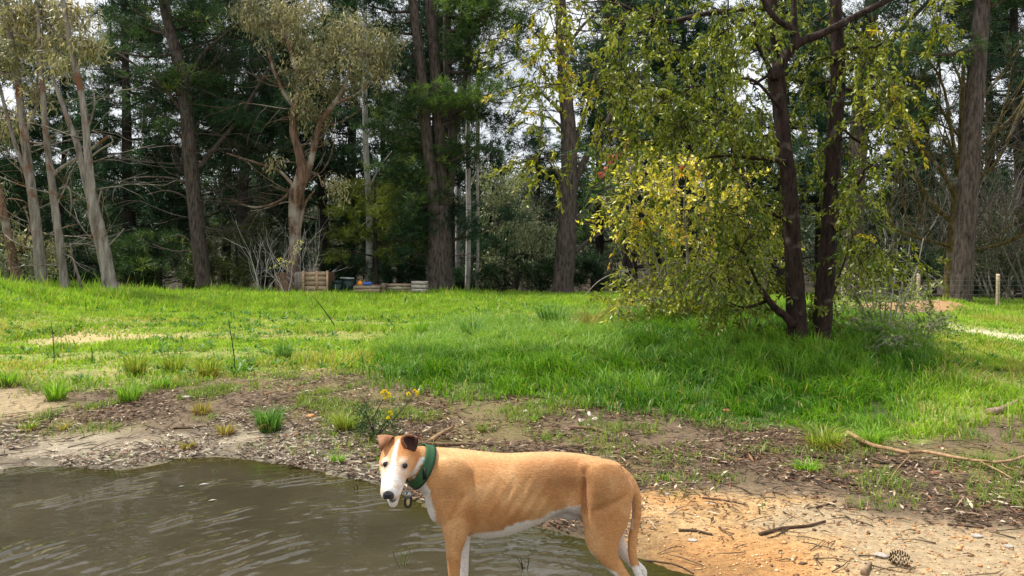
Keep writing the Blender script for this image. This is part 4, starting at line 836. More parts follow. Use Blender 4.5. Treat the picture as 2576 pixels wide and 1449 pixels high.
def petal_ball(col, rad, seed):
    r = np.random.default_rng(seed); g = Geo(); n = 26; a = np.arange(n) * 2.4; el = np.linspace(.1, 1.35, n); D = np.stack([np.cos(a) * np.cos(el), np.sin(a) * np.cos(el), np.sin(el)], 1)
    leaves(g, D * rad * .15, D, np.stack([-np.sin(a), np.cos(a), np.zeros(n)], 1), rad * r.uniform(.8, 1.1, n), rad * r.uniform(.6, .9, n), lin(*col) * r.uniform(.8, 1.15, (n, 1)), fold=.5); return g
for i, (x, y, c) in enumerate(((1584, 362, (222, 90, 100)), (1556, 385, (214, 120, 120)), (1520, 425, (226, 130, 124)), (1536, 412, (214, 100, 104)), (1518, 446, (228, 140, 132)), (1514, 440, (220, 120, 116)), (1530, 400, (210, 110, 110)), (1570, 376, (204, 90, 96)), (1838, 412, (200, 80, 70)), (1546, 396, (222, 132, 128)), (1720, 424, (214, 120, 60)), (1690, 795, (240, 228, 180)))):
    o = petal_ball(c, .052, i).build('flower', M['litter'], root); q = P(x, y, CD - .75) - CB; o.location = tuple(q); o.rotation_euler = (1.2 + .3 * math.sin(i), .4 * math.cos(i * 2), i)

# scrubby shrub and weeds right of the trunks
sb = hit(2200, 838); t = Tree('leafy_shrub', 'thin leafy shrub with small bright leaves right of the two trunks', 'shrub', sb, M['bark_twig'], M['leaf'], 331, depth=sb[1])
for k in range(8): x = 2195 + k * 8; t.stem([(x, 842, 6), (x + (k - 4) * 8, 760, 4), (x + (k - 4) * 18, 680, 3), (x + (k - 4) * 24, 600, 2)], t.rng.uniform(-.4, .4), sides=5)
for k in range(44): x = t.rng.uniform(2110, 2330); t.pblob(x, t.rng.uniform(590 + abs(x - 2210) * .5, 800), 36, 24, t.rng.uniform(-.5, .5), 4, 'broad', ((78, 96, 40), (150, 164, 80), (186, 196, 120)), m=9, down=.3, size=.75)
t.done()
for i, (x, y, w, lab) in enumerate(((2290, 862, 70, 'low grey-leaved weed clump below the thin leafy shrub'), (2190, 850, 60, 'tangled low weeds at the foot of the thin shrub'), (2360, 842, 36, 'pale weeds beside the ochre dirt heap'), (2250, 890, 60, 'trailing weeds in front of the low grey clump'))):
    b = hit(x, y); t = Tree('weed_clump', lab, 'weeds', b, M['bark_twig'], M['leaf'], 340 + i, 'weeds right of the near tree', depth=b[1])
    t.stem([(x, y + 4, 5), (x + 3, y - 20, 3), (x, y - 45, 2)], sides=4)
    for k in range(14): t.pblob(x + t.rng.uniform(-w, w), y - t.rng.uniform(0, 50), 22, 14, t.rng.uniform(-.4, .4), 4, 'broad', LFS, m=9, down=.1, size=.7)
    t.done()

# yellow-flowered plant behind the dog's head
b = hit(944, 1098); t = Tree('gorse_plant', 'dark spiky plant with yellow flowers just behind the dog', 'plant', b, M['bark_dark'], M['leaf'], 351, depth=b[1])
for q in ([(942, 1100, 4), (938, 1060, 3), (950, 1030, 2.5), (972, 992, 2)], [(944, 1100, 3), (925, 1050, 2.5), (915, 1020, 2)], [(946, 1100, 3), (985, 1060, 2.5), (1020, 1020, 2), (1042, 992, 1.5)], [(945, 1100, 3), (965, 1070, 2), (985, 1042, 1.5)]): t.stem(q, t.rng.uniform(-.1, .1), sides=4)
for k in range(34):
    x = t.rng.uniform(895, 1000); y = t.rng.uniform(1020, 1092); m = 26; c = P(x, y, b[1] + t.rng.uniform(-.15, .15))
    t.leafset(c + t.rng.normal(0, .035, (m, 3)), rand_unit(m, t.rng) + [0, 0, .5], t.rng.uniform(.02, .055, m), t.rng.uniform(.007, .013, m), mixc(lin(36, 56, 30), lin(86, 112, 56), t.rng.random(m)))
root = t.done('leaves')
for i, (x, y) in enumerate(((968, 985), (976, 992), (962, 996), (980, 1000), (970, 1004), (964, 988), (1028, 992), (1042, 985), (1046, 995), (1050, 990), (982, 1038), (988, 1045), (978, 1052))):
    o = petal_ball((252, 232, 40), .020, 50 + i).build('flower', M['litter'], root); o.location = tuple(P(x, y, b[1] - .03) - b); o.rotation_euler = (1, 0, i)

# ---------------------------------------------------------------- compost bay, bins, timber beds
def plank_box(g, c, s, col, rz=0, tilt=0): box(g, c, s, rz, col, tilt, .006)
def P0(x, y, d): return P(x, y, d)
d = 27.5; b = gbase(790, d) + [0, 0, .12]; e = empty('compost_bay', b, 'tall weathered timber compost bay with upright posts in front of the twisted gum', 'compost bay'); sc = d / F
x0 = P(762, 0, d)[0] - b[0]; x1 = P(826, 0, d)[0] - b[0]; H = P(0, 683, d)[2] - b[2]; rg2 = np.random.default_rng(3)
for k in range(5):
    hh = H / 5; g = Geo(); plank_box(g, ((x0 + x1) / 2, 0, hh * (k + .5)), (x1 - x0 - .02, .03, hh - .02), lin(250, 228, 206) * rg2.uniform(.8, 1.15), tilt=rg2.normal(0, .008)); g.build('plank', M['plank'], e)
    g = Geo(); plank_box(g, ((x0 + x1) / 2, .95, hh * (k + .5)), (x1 - x0 - .02, .03, hh - .02), lin(120, 100, 86)); g.build('plank', M['plank'], e)
for x in (x0 + .03, (x0 + x1) / 2 + .05, x1 - .03):
    g = Geo(); plank_box(g, (x, -.05, H / 2 + .01), (.07, .06, H + .04), lin(248, 216, 184)); g.build('post', M['plank'], e)
for k in range(3):
    g = Geo(); plank_box(g, (x0 - .07 - .135 * k, .06 + .12 * k, H / 2), (.175, .03, H * .98), lin(200, 196, 192), rz=-.72); g.build('side_board', M['plank'], e)
    g = Geo(); plank_box(g, (x1 + .0, .2 + .3 * k, H / 2), (.03, .28, H * .97), lin(120, 96, 80)); g.build('side_board', M['plank'], e)
# stump
b = gbase(709, 27.2) + [0, 0, .1]; g = Geo(); pts = [(0, 0, -.1), (.02, 0, .1), (0, 0, .35), (-.04, 0, .6), (-.05, 0, P(0, 686, 27.2)[2] - b[2])]; tube(g, smooth_path(pts, 14), np.linspace(.24, .19, 14), 14, rough=.16)
o = g.build('tree_stump', M['bark_red'], smooth=False); o.location = tuple(b); tag(o, 'upright reddish-brown tree stump against the compost bay', 'stump')
# wheelie bins
def m_plain(name, c, rough=.5, spec=.4):
    return rough_mat(name, np.array(c) * .8, np.array(c) * 1.2, 6, bump=.05, rough=rough, spec=spec)
M['bin'] = m_plain('dark_green_plastic', lin(28, 52, 46), .45); M['binlid'] = m_plain('grey_lid', lin(150, 156, 150), .5); M['orange'] = m_plain('orange_plastic', lin(238, 150, 34)); M['blue'] = m_plain('blue_plastic', lin(70, 110, 190)); M['black'] = m_plain('black_rubber', (.012, .012, .012))
def taper_box(g, z0, z1, a0, b0, a1, b1, col=(1, 1, 1)):
    V = [[sx * a, sy * b_, z] for z, a, b_ in ((z0, a0, b0), (z1, a1, b1)) for sx, sy in ((-1, -1), (1, -1), (1, 1), (-1, 1))]
    g.add(V, None, [[3, 2, 1, 0], [4, 5, 6, 7], [0, 1, 5, 4], [1, 2, 6, 5], [2, 3, 7, 6], [3, 0, 4, 7]], col)
def wheelie(xd, ytop, wd, d, label, lidm, tilt=0):
    b = gbase(xd, d) + [0, 0, .1]; e = empty('wheelie_bin', b, label, 'wheelie bin', 'bins beside the compost bay'); w = wd * d / F / 2; H = P(0, ytop, d)[2] - b[2]
    g = Geo(); taper_box(g, 0.04, H - .06, w * .78, w * .8, w * .97, w * 1.0); g.build('body', M['bin'], e)
    g = Geo(); taper_box(g, H - .06, H - .02, w * 1.03, w * 1.06, w * 1.06, w * 1.09); g.build('rim', M['bin'], e)
    g = Geo(); taper_box(g, 0, .05, w * 1.05, w * 1.1, w * .9, w * .95); o = g.build('lid', lidm, e); o.location = (0, 0, H - .018); o.rotation_euler = (0, tilt, 0)
    g = Geo(); tube(g, [(-w * .8, w * 1.14, H - .06), (w * .8, w * 1.14, H - .06)], .018, 8); g.build('handle', M['bin'], e)
    for s_ in (-1, 1): g = Geo(); tube(g, [(s_ * w * .9 - .025, w * .8, .1), (s_ * w * .9 + .025, w * .8, .1)], .1, 14); g.build('wheel', M['black'], e)
wheelie(844, 708, 31, 28.2, 'smaller dark green bin with its flat lid right beside the compost bay', M['bin'])
wheelie(874, 700, 32, 28.8, 'larger dark green bin with a pale grey lid slightly ajar', M['binlid'], .05)
# raised timber beds
def bed(xa, xb, ytop, d, label, cols, rows, deep=.9):
    cols = [tuple(min(255, v * 1.5) for v in c) for c in cols]
    xm = (xa + xb) / 2; b = gbase(xm, d) + [0, 0, .1]; e = empty('timber_bed', b, label, 'garden bed', 'raised timber beds'); w = (xb - xa) * d / F; H = P(0, ytop, d)[2] - b[2]; hh = H / rows; r = np.random.default_rng(int(xa))
    for k in range(rows):
        for yy in (0, deep):
            g = Geo(); plank_box(g, (0, yy, hh * (k + .5)), (w, .045, hh - .015), lin(*cols[k % len(cols)]) * r.uniform(.85, 1.15), tilt=r.normal(0, .006)); g.build('plank', M['plank'], e)
        for sx in (-1, 1): g = Geo(); plank_box(g, (sx * (w / 2 - .03), deep / 2, hh * (k + .5)), (.04, deep - .06, hh - .017), lin(*cols[k % len(cols)])); g.build('plank', M['plank'], e)
    g = Geo(); N_ = 8; q = np.array([[x, y, H - .1 + .03 * math.sin(7 * x + 5 * y)] for y in np.linspace(.06, deep - .06, N_) for x in np.linspace(-w / 2 + .06, w / 2 - .06, N_)]); i = (np.arange(N_ - 1)[:, None] * N_ + np.arange(N_ - 1)).ravel()
    g.add(q, None, np.stack([i, i + 1, i + N_ + 1, i + N_], 1), lin(60, 46, 36)); g.build('soil', M['litter'], e)
    for sx in (-1, 1): g = Geo(); plank_box(g, (sx * (w / 2 - .1), .07, H / 2), (.08, .07, H - .01), lin(120, 104, 92)); g.build('corner_post', M['plank'], e)
bed(889, 957, 719, 28, 'long low grey timber bed beside the larger green bin', ((150, 140, 128), (160, 146, 132)), 3)
bed(960, 970, 712, 27.9, 'narrow upright grey board box between the two timber beds', ((128, 118, 108),), 2, .5)
bed(972, 1033, 714, 28.2, 'middle timber bed with pinkish top boards', ((150, 138, 124), (168, 148, 132), (202, 174, 156)), 4)
bed(1035, 1070, 707, 27.7, 'pale stacked-board timber bed at the end of the row', ((186, 178, 168), (200, 192, 182), (206, 196, 180)), 4)
def on_bed(name, x0, x1, y0, y1, d, mat, label, cat, kind):
    c = P((x0 + x1) / 2, (y0 + y1) / 2, d); w = (x1 - x0) * d / F; h = (y1 - y0) * d / F; g = Geo()
    if kind == 'ball':
        th = np.linspace(0, np.pi, 9)[1:-1]; ph = np.arange(12) * 2 * np.pi / 12
        V = [[w / 2 * math.sin(a) * math.cos(p_) * (1 + .12 * math.sin(3 * p_)), w / 2 * math.sin(a) * math.sin(p_), h / 2 * math.cos(a)] for a in th for p_ in ph] + [[0, 0, h / 2], [0, 0, -h / 2]]
        Q = [[i * 12 + j, i * 12 + (j + 1) % 12, (i + 1) * 12 + (j + 1) % 12, (i + 1) * 12 + j] for i in range(6) for j in range(12)]
        T = [[84, (j + 1) % 12, j] for j in range(12)] + [[85, 72 + j, 72 + (j + 1) % 12] for j in range(12)]; g.add(V, T, Q)
    else:
        box(g, (0, 0, -h * .3), (w, .35, h * .25), 0, (1, 1, 1), .06); box(g, (0, -.17, 0), (w * .96, .03, h * .8), 0, (1, 1, 1), .06); box(g, (0, .17, 0), (w * .96, .03, h * .8), 0, (1, 1, 1), .06); box(g, (w * .47, 0, .01), (.03, .3, h * .7)); box(g, (-w * .47, 0, -.01), (.03, .3, h * .7))
    o = g.build(name, mat, smooth=kind == 'ball'); o.location = tuple(c); tag(o, label, cat)
on_bed('orange_sack', 899, 912, 706, 720, 28.25, M['orange'], 'small orange sack lying on the long low timber bed', 'sack', 'ball')
on_bed('blue_tray', 905, 934, 709, 719, 28.5, M['blue'], 'flat blue plastic tray resting on the long low timber bed', 'tray', 'tray')
g = Geo()
for k in range(3): plank_box(g, (0, 0, .03 * k), (.5, .12, .026), lin(206, 176, 158), rz=.05 * k)
# loose boards
for i, (x, y, w, lab) in enumerate(((905, 718, 24, 'loose pinkish board on the long bed under the orange sack'), (942, 718, 24, 'loose pinkish board at the far end of the long bed'))):
    g = Geo(); plank_box(g, (0, 0, 0), (w * 28 / F, .14, .035), lin(206, 178, 160)); o = g.build('loose_board', M['plank']); o.location = tuple(P(x, y, 28.12)); tag(o, lab, 'board')
# bare twiggy shrubs by the bay
for i, (x, d, spec, lab) in enumerate(((770, 28.6, 7, 'leafless pale shrub fanning out behind the compost bay'), (722, 26.8, 2, 'thin white sapling with yellow leaves in front of the stump'), (660, 27.5, 4, 'pale leafless twiggy shrub left of the stump'))):
    b = gbase(x, d); t = Tree('bare_shrub', lab, 'shrub', b, M['bark_pale'], M['leaf'], 360 + i, 'pale bare shrubs by the compost bay', depth=d); r = t.rng
    for k in range(spec):
        dx = ((k + .5) / spec - .45) * 1.7 if spec > 2 else (-.25, .15)[k]
        bare(t, b + [dx * .1, 0, .05], (dx, r.uniform(-.2, .2), 1.0), r.uniform(1.3, 2.0), .015, 2, .35, pull=(0, 0, .05))
    if spec == 2: 
        t.nodes = [(*P(722, 690, d), .02)]; t.pblob(722, 660, 16, 12, 0, 9, 'broad', ((214, 204, 90), (236, 226, 130)), m=8, down=.0, size=.9); t.pblob(752, 622, 14, 14, 0, 8, 'broad', ((200, 200, 110), (226, 222, 150)), m=8, down=.0, size=.9)
    t.done()

# ---------------------------------------------------------------- wire fence at the right
M['wire'] = m_plain('galvanised_wire', lin(96, 96, 92), .5, .4); fd = 24.0
xs = [2120, 2310, 2510, 2700]; bp = [np.array([*(P(x, 0, fd)[:1]), fd, gz(P(x, 0, fd)[0], fd)]) for x in xs]
e = empty('wire_fence', bp[2], 'wire mesh farm fence with a slim timber post behind the grassy mound', 'fence')
for i, q in enumerate(bp):
    g = Geo(); tube(g, smooth_path([q - [0, 0, .3], q + [0, 0, .4], q + [.01, 0, 1.02]], 6) - bp[2], .055, 8, lin(250, 235, 210), rough=.05); g.build('post', M['plank'], e)
for k in range(7):
    g = Geo(); z = .08 + k * .145; tube(g, np.array([q + [0, -.06, z] for q in bp]) - bp[2], .0035, 4); g.build('wire', M['wire'], e)
for x in np.arange(bp[0][0], bp[-1][0], .3):
    g = Geo(); z0 = np.interp(x, [q[0] for q in bp], [q[2] for q in bp]); tube(g, np.array([[x, fd - .06, z0 + .08], [x, fd - .06, z0 + .95]]) - bp[2], .003, 4); g.build('stay_wire', M['wire'], e)

hc = P(2275, 785, 18.0); g = Geo(); N_ = 26; q = []; cc_ = []
for j in range(N_):
    for i in range(N_):
        a, b_ = i / (N_ - 1) * 2 - 1, j / (N_ - 1) * 2 - 1; x, y = hc[0] + a * 1.3, hc[1] + b_ * 1.0; rr_ = math.hypot(a, b_)
        hgt = .12 * max(0, 1 - rr_ ** 3) ** .6 * (.8 + .4 * float(fbm(np.array([x * 1.5]), np.array([y * 1.5]), 8)[0])); q.append([x, y, gz(x, y) + hgt - .03 + (.03 * float(fbm(np.array([x * 7]), np.array([y * 7]), 9)[0]) if rr_ < 1 else 0)]); cc_.append(lin(172, 134, 96) * (.7 + .4 * float(fbm(np.array([x * 3]), np.array([y * 9]), 2)[0])))
i = (np.arange(N_ - 1)[:, None] * N_ + np.arange(N_ - 1)).ravel(); g.add(q, None, np.stack([i, i + 1, i + N_ + 1, i + N_], 1), np.array(cc_)); o = g.build('dirt_heap', M['litter'], None, True, hc); o.location = tuple(hc); tag(o, 'low heap of bare ochre dirt beside the grassy mound', 'dirt heap')

# ---------------------------------------------------------------- fallen wood, bark, stones
def stick(path, wd, label, cat='stick', col=(1, 1, 1), forks=(), name='fallen_branch', group=None, lift=.0, mat='stick', sides=8):
    def gpts(pp, w):
        q = []
        for p in pp: h = hit(p[0], p[1]); q.append([*(h + [0, 0, w / 2 * h[1] / F * .9 + lift]), w / 2 * h[1] / F])
        return np.array(q)
    q = gpts(path, wd); b = q[0, :3].copy(); s = smooth_path(q, len(path) * 4); s[:, 3] *= np.linspace(1.1, .6, len(s)); g = Geo(); tube(g, s[:, :3] - b, s[:, 3], sides, np.array(col), rough=.12)
    o = g.build(name, M[mat], smooth=True); o.location = tuple(b); tag(o, label, cat, group)
    for f, w in forks:
        q2 = gpts(f, w); s2 = smooth_path(q2, len(f) * 4); s2[:, 3] *= np.linspace(1, .5, len(s2)); g = Geo(); tube(g, s2[:, :3] - b, s2[:, 3], 6, np.array(col), rough=.1); g.build('side_twig', M[mat], o, True)
    return o
stick([(2131, 1106), (2191, 1135), (2245, 1148), (2285, 1157), (2330, 1155), (2397, 1168), (2484, 1181), (2540, 1178), (2590, 1166), (2700, 1150)], 10.5, 'long pale bark-stripped branch lying across the grass at the right', col=(1.35, 1.2, 1.0), forks=(([(2470, 1179), (2510, 1200), (2549, 1222)], 5), ([(2516, 1180), (2535, 1192), (2560, 1200)], 4), ([(2290, 1160), (2262, 1190), (2240, 1220), (2232, 1240)], 3)), lift=.035)
stick([(2045, 1153), (2100, 1161), (2154, 1166), (2240, 1170), (2322, 1172)], 8, 'long dark rotting stick just below the pale branch', col=(.16, .15, .15))
stick([(2486, 1044), (2515, 1040), (2545, 1028), (2576, 1012), (2620, 990)], 17, 'grey lichen-covered log end at the right edge', 'log', col=(1.1, 1.1, 1.15), name='fallen_log')
stick([(1707, 1338), (1750, 1341), (1791, 1350)], 8, 'short thick dark stick on the ochre dirt behind the dog', col=(.3, .27, .25))
stick([(1912, 1350), (1970, 1335), (2030, 1328), (2076, 1317)], 9, 'splintered dark stick lying across the middle of the ochre dirt', col=(.3, .26, .24), forks=(([(1990, 1330), (1950, 1352), (1930, 1356)], 4), ([(1960, 1338), (2040, 1322)], 4)))
stick([(1767, 1257), (1830, 1264), (1876, 1272)], 5, 'thin dark twig at the upper edge of the ochre dirt', col=(.35, .3, .28))
stick([(1620, 1412), (1660, 1416), (1705, 1428), (1745, 1447)], 5, 'thin twig lying along the water line behind the hind legs', col=(.3, .26, .22))
stick([(2054, 1282), (2080, 1272), (2104, 1262)], 6, 'brown twig where the dirt meets the dark earth', col=(.5, .42, .36))
stick([(2384, 1325), (2430, 1328), (2477, 1333)], 6, 'dark twig on the far right of the ochre dirt', col=(.35, .3, .28))
stick([(1080, 1117), (1105, 1100), (1138, 1082)], 11, 'stubby pale branch lying just above the collar', col=(1.1, .95, .8))
stick([(878, 1175), (920, 1166), (958, 1157)], 8, 'dark stick beside the dog\'s muzzle', col=(.42, .36, .32)); stick([(880, 1160), (925, 1152), (965, 1150)], 6, 'second dark stick just above the one beside the muzzle', col=(.32, .28, .26))
stick([(1432, 1082), (1498, 1086), (1545, 1104)], 11, 'brown curved branch in the litter above the dog\'s back', col=(.62, .52, .48)); stick([(1060, 1118), (1130, 1124), (1210, 1118)], 8, 'dark branch resting behind the dog\'s neck', col=(.45, .36, .34))
stick([(84, 1088), (110, 1080), (140, 1082)], 7, 'dark crooked stick on the sandy shore', col=(.35, .3, .26)); stick([(436, 1082), (480, 1080), (525, 1074)], 5, 'thin dark stick on the muddy bank', col=(.4, .35, .3)); stick([(706, 1040), (730, 1062), (742, 1078)], 6, 'black upright root stub beside the blue-green tussock', col=(.2, .17, .15))
stick([(1330, 1000), (1370, 1004), (1395, 1012)], 5, 'dark twig along the front of the tall grass', col=(.25, .22, .2)); stick([(2080, 1210), (2140, 1222), (2180, 1232)], 8, 'dark bark strip below the rotting stick', col=(.25, .2, .19)); stick([(1820, 1218), (1870, 1235), (1890, 1250)], 5, 'short dark twig on the earth above the ochre dirt', col=(.3, .26, .24))
stick([(2172, 1452), (2180, 1436), (2190, 1424)], 16, 'grey broken stake end at the bottom edge', 'stake', col=(1.0, .95, .9), name='stake_end')
def chip(xd, yd, w, h, col, label, name='bark_piece', cat='bark', el=.35, group=None):
    b = hit(xd, yd); s = b[1] / F; g = Geo(); n = 6; r = np.random.default_rng(int(xd * 7 + yd)); a = np.arange(n) * 2 * np.pi / n; W = w * s / 2; Hh = h * s / 2
    top = np.stack([np.cos(a) * W * r.uniform(.7, 1.1, n), np.sin(a) * Hh * 1.3 * r.uniform(.7, 1.1, n), .012 + el * np.sin(a) * Hh + .004 * r.random(n)], 1); bot = top - [0, 0, .008]
    j = np.arange(n); k = (j + 1) % n; V = np.concatenate([top, bot, [top.mean(0) + [0, 0, .006]]]); g.add(V, np.stack([j, k, np.full(n, 2 * n)], 1), np.stack([j, n + j, n + k, k], 1), lin(*col)); o = g.build(name, M['litter']); o.location = tuple(b); tag(o, label, cat, group)
for (x, y, w, h, c, lab) in ((1461, 1062, 22, 14, (184, 174, 160), 'pale bark scrap, lowest left of the white group in the litter'), (1483, 1046, 13, 20, (200, 190, 176), 'upright white bark scrap at the top of the group'), (1498, 1057, 18, 12, (190, 180, 166), 'white bark scrap at the right of the group'), (1323, 1038, 14, 10, (214, 204, 190), 'single white bark flake on the dark earth'), (1481, 1073, 10, 8, (214, 204, 190), 'tiny white bark flake under the group'),
                             (1827, 1038, 34, 14, (168, 112, 78), 'reddish-brown bark piece at the front of the tall grass'), (2208, 1178, 16, 18, (150, 92, 70), 'small reddish bark piece leaning on the dark stick'), (2150, 1192, 44, 14, (146, 100, 84), 'flat reddish bark sheet below the dark stick'), (2350, 1196, 32, 8, (160, 112, 84), 'thin reddish bark strip under the pale branch'), (468, 1002, 26, 8, (208, 200, 186), 'long white leaf lying on the upper bank'), (780, 1048, 26, 14, (196, 140, 84), 'orange-tan dead leaf beside the blue-green tussock'), (745, 1098, 26, 20, (112, 84, 54), 'brown clod of earth on the bank')): chip(x, y, w, h, c, lab)
def rock(xd, yd, w, h, label, name='stone'):
    b = hit(xd, yd); s = b[1] / F; r = np.random.default_rng(int(xd)); th = np.linspace(0, np.pi, 7)[1:-1]; ph = np.arange(9) * 2 * np.pi / 9; g = Geo()
    V = np.array([[math.sin(a) * math.cos(p) * w / 2, math.sin(a) * math.sin(p) * w / 2.2, math.cos(a) * h / 2] for a in th for p in ph] + [[0, 0, h / 2], [0, 0, -h / 2]]) * s; V *= r.uniform(.8, 1.15, (len(V), 1))
    Q = [[i * 9 + j, i * 9 + (j + 1) % 9, (i + 1) * 9 + (j + 1) % 9, (i + 1) * 9 + j] for i in range(4) for j in range(9)]; T = [[45, (j + 1) % 9, j] for j in range(9)] + [[46, 36 + j, 36 + (j + 1) % 9] for j in range(9)]
    g.add(V, T, Q); o = g.build(name, M['stone']); o.location = tuple(b + [0, 0, h * s * .2]); tag(o, label, 'stone', 'pale stones on the dirt')
rock(2216, 1402, 36, 14, 'flat white stone beside the pine cone'); rock(2457, 1354, 30, 9, 'flat white stone on the right of the dirt'); rock(2537, 1380, 24, 12, 'rounded grey-white stone near the right edge'); rock(1676, 1243, 20, 5, 'small pale stone at the upper rim of the dirt'); rock(1742, 1364, 24, 6, 'thin pale stone in the middle of the dirt'); rock(488, 738, 26, 12, 'grey rock on the crest of the field', 'stone')
# pine cone
b = hit(2264, 1425); g = Geo(); n = 90; a = np.arange(n) * 2.39996; tt = np.linspace(0, 1, n); rad = .028 * np.sin(np.pi * (.12 + .85 * tt)); c = np.stack([np.cos(a) * rad, tt * .085 - .04, np.sin(a) * rad + .03], 1); D = np.stack([np.cos(a), np.full(n, .25), np.sin(a)], 1)
leaves(g, c * [.5, 1, 1] + [0, 0, 0], D, np.stack([-np.sin(a), np.zeros(n), np.cos(a)], 1), np.full(n, .02), np.full(n, .017), mixc(lin(60, 44, 34), lin(110, 86, 64), R.random(n))); o = g.build('pine_cone', M['litter']); o.location = tuple(b); o.rotation_euler = (0, 0, .8); tag(o, 'open brown pine cone on the ochre dirt near the bottom edge', 'pine cone')

# ---------------------------------------------------------------- the dog
DD = 2.85                                              # distance of its midline
def cX(xc, y0=0.0): return (925.7 + .2864 * np.asarray(xc, float) - CX) / F * (DD + y0)
def cZ(yc, y0=0.0): return EYE - (1073.3 + .2864 * np.asarray(yc, float) - HY) / F * (DD + y0)
def cP(xc, yc, y0=0.0): return np.array([float(cX(xc, y0)), DD + y0, float(cZ(yc, y0))])
HS = .005; lo = np.array([cX(40) - .02, DD - .34, -.085]); hi = np.array([cX(2520) + .02, DD + .17, cZ(60) + .02])
ax = [np.arange(lo[i], hi[i], HS).astype(np.float32) for i in range(3)]
GXd, GYd, GZd = np.meshgrid(*ax, indexing='ij', sparse=True)
def smin(a, b, k): h = np.clip(.5 + .5 * (b - a) / k, 0, 1); return b * (1 - h) + a * h - k * h * (1 - h)
SD = np.full((len(ax[0]), len(ax[1]), len(ax[2])), 1.0, np.float32)
def union(d, k=.02):
    global SD
    SD = smin(SD, d.astype(np.float32), k)
def loft_x(rows, keel=.3):
    r = np.array(rows, float); X = np.array([float(cX(a, y)) for a, y in zip(r[:, 0], r[:, 4])]); zt = np.array([float(cZ(a, y)) for a, y in zip(r[:, 1], r[:, 4])]); zb = np.array([float(cZ(a, y)) for a, y in zip(r[:, 2], r[:, 4])])
    x = ax[0]; fn = lambda v: np.interp(x, X, v)[:, None, None]
    # smooth the tables a little
    k = np.ones(9) / 9; sm = lambda v: np.convolve(np.pad(np.interp(x, X, v), 4, mode='edge'), k, 'valid')[:, None, None]
    t, b, w, y = sm(zt), sm(zb), sm(r[:, 3] / 1000), sm(r[:, 4] + DD); c = (t + b) / 2; h = np.maximum((t - b) / 2, .004)
    q = (GZd - c) / h; wq = np.maximum(w * (1 - keel * np.clip(-q, -0.3, 1) ** 2 * np.sign(-q).clip(-.3, 1)), .004)
    d = (np.sqrt(q * q + ((GYd - y) / wq) ** 2) - 1) * np.minimum(h, wq)
    out = np.maximum(X.min() - GXd, GXd - X.max()); return np.maximum(d, out)
def loft_z(rows, y0, ytab=None):
    r = np.array(rows, float); yy = np.full(len(r), y0) if ytab is None else np.array(ytab)
    Z = cZ(r[:, 0], yy); o = np.argsort(Z); Z = Z[o]; xl = cX(r[:, 1], yy)[o]; xr = cX(r[:, 2], yy)[o]; th = r[o, 3] / 1000; yy = yy[o] + DD; z = ax[2]
    k = np.ones(7) / 7; sm = lambda v: np.convolve(np.pad(np.interp(z, Z, v), 3, mode='edge'), k, 'valid')[None, None, :]
    a, b, t, y = sm(xl), sm(xr), sm(th), sm(yy); c = (a + b) / 2; h = np.maximum((b - a) / 2, .004)
    d = (np.sqrt(((GXd - c) / h) ** 2 + ((GYd - y) / t) ** 2) - 1) * np.minimum(h, t)
    return np.maximum(d, np.maximum(Z.min() - GZd, GZd - Z.max()))
def ellip(c, r, M3=None):
    d = [GXd - c[0], GYd - c[1], GZd - c[2]]
    if M3 is not None: d = [d[0] * m[0] + d[1] * m[1] + d[2] * m[2] for m in M3]
    k0 = np.sqrt(sum((d[i] / r[i]) ** 2 for i in range(3))); k1 = np.sqrt(sum((d[i] / r[i] ** 2) ** 2 for i in range(3))); return k0 * (k0 - 1) / np.maximum(k1, 1e-6)
def cone(a, b, r1, r2):
    a = np.asarray(a); v = np.asarray(b) - a; t = np.clip(((GXd - a[0]) * v[0] + (GYd - a[1]) * v[1] + (GZd - a[2]) * v[2]) / (v @ v), 0, 1)
    return np.sqrt((GXd - a[0] - t * v[0]) ** 2 + (GYd - a[1] - t * v[1]) ** 2 + (GZd - a[2] - t * v[2]) ** 2) - (r1 + (r2 - r1) * t)
# trunk and neck: x, top, bottom, half width (mm), sideways offset
union(loft_x([(360, 240, 500, 30, -.085), (395, 190, 525, 50, -.078), (440, 170, 545, 60, -.066), (490, 168, 585, 63, -.054), (540, 176, 650, 68, -.040), (600, 185, 745, 80, -.026), (680, 188, 850, 92, -.012), (780, 194, 925, 101, 0), (900, 208, 962, 109, 0), (1050, 228, 980, 113, 0), (1200, 238, 960, 112, 0), (1350, 232, 914, 106, 0), (1500, 224, 852, 97, 0), (1650, 222, 790, 87, 0),
              (1780, 230, 735, 79, 0), (1900, 245, 725, 76, 0), (2050, 275, 735, 82, 0), (2180, 338, 725, 74, 0), (2262, 428, 670, 52, 0), (2306, 520, 610, 20, 0)]))
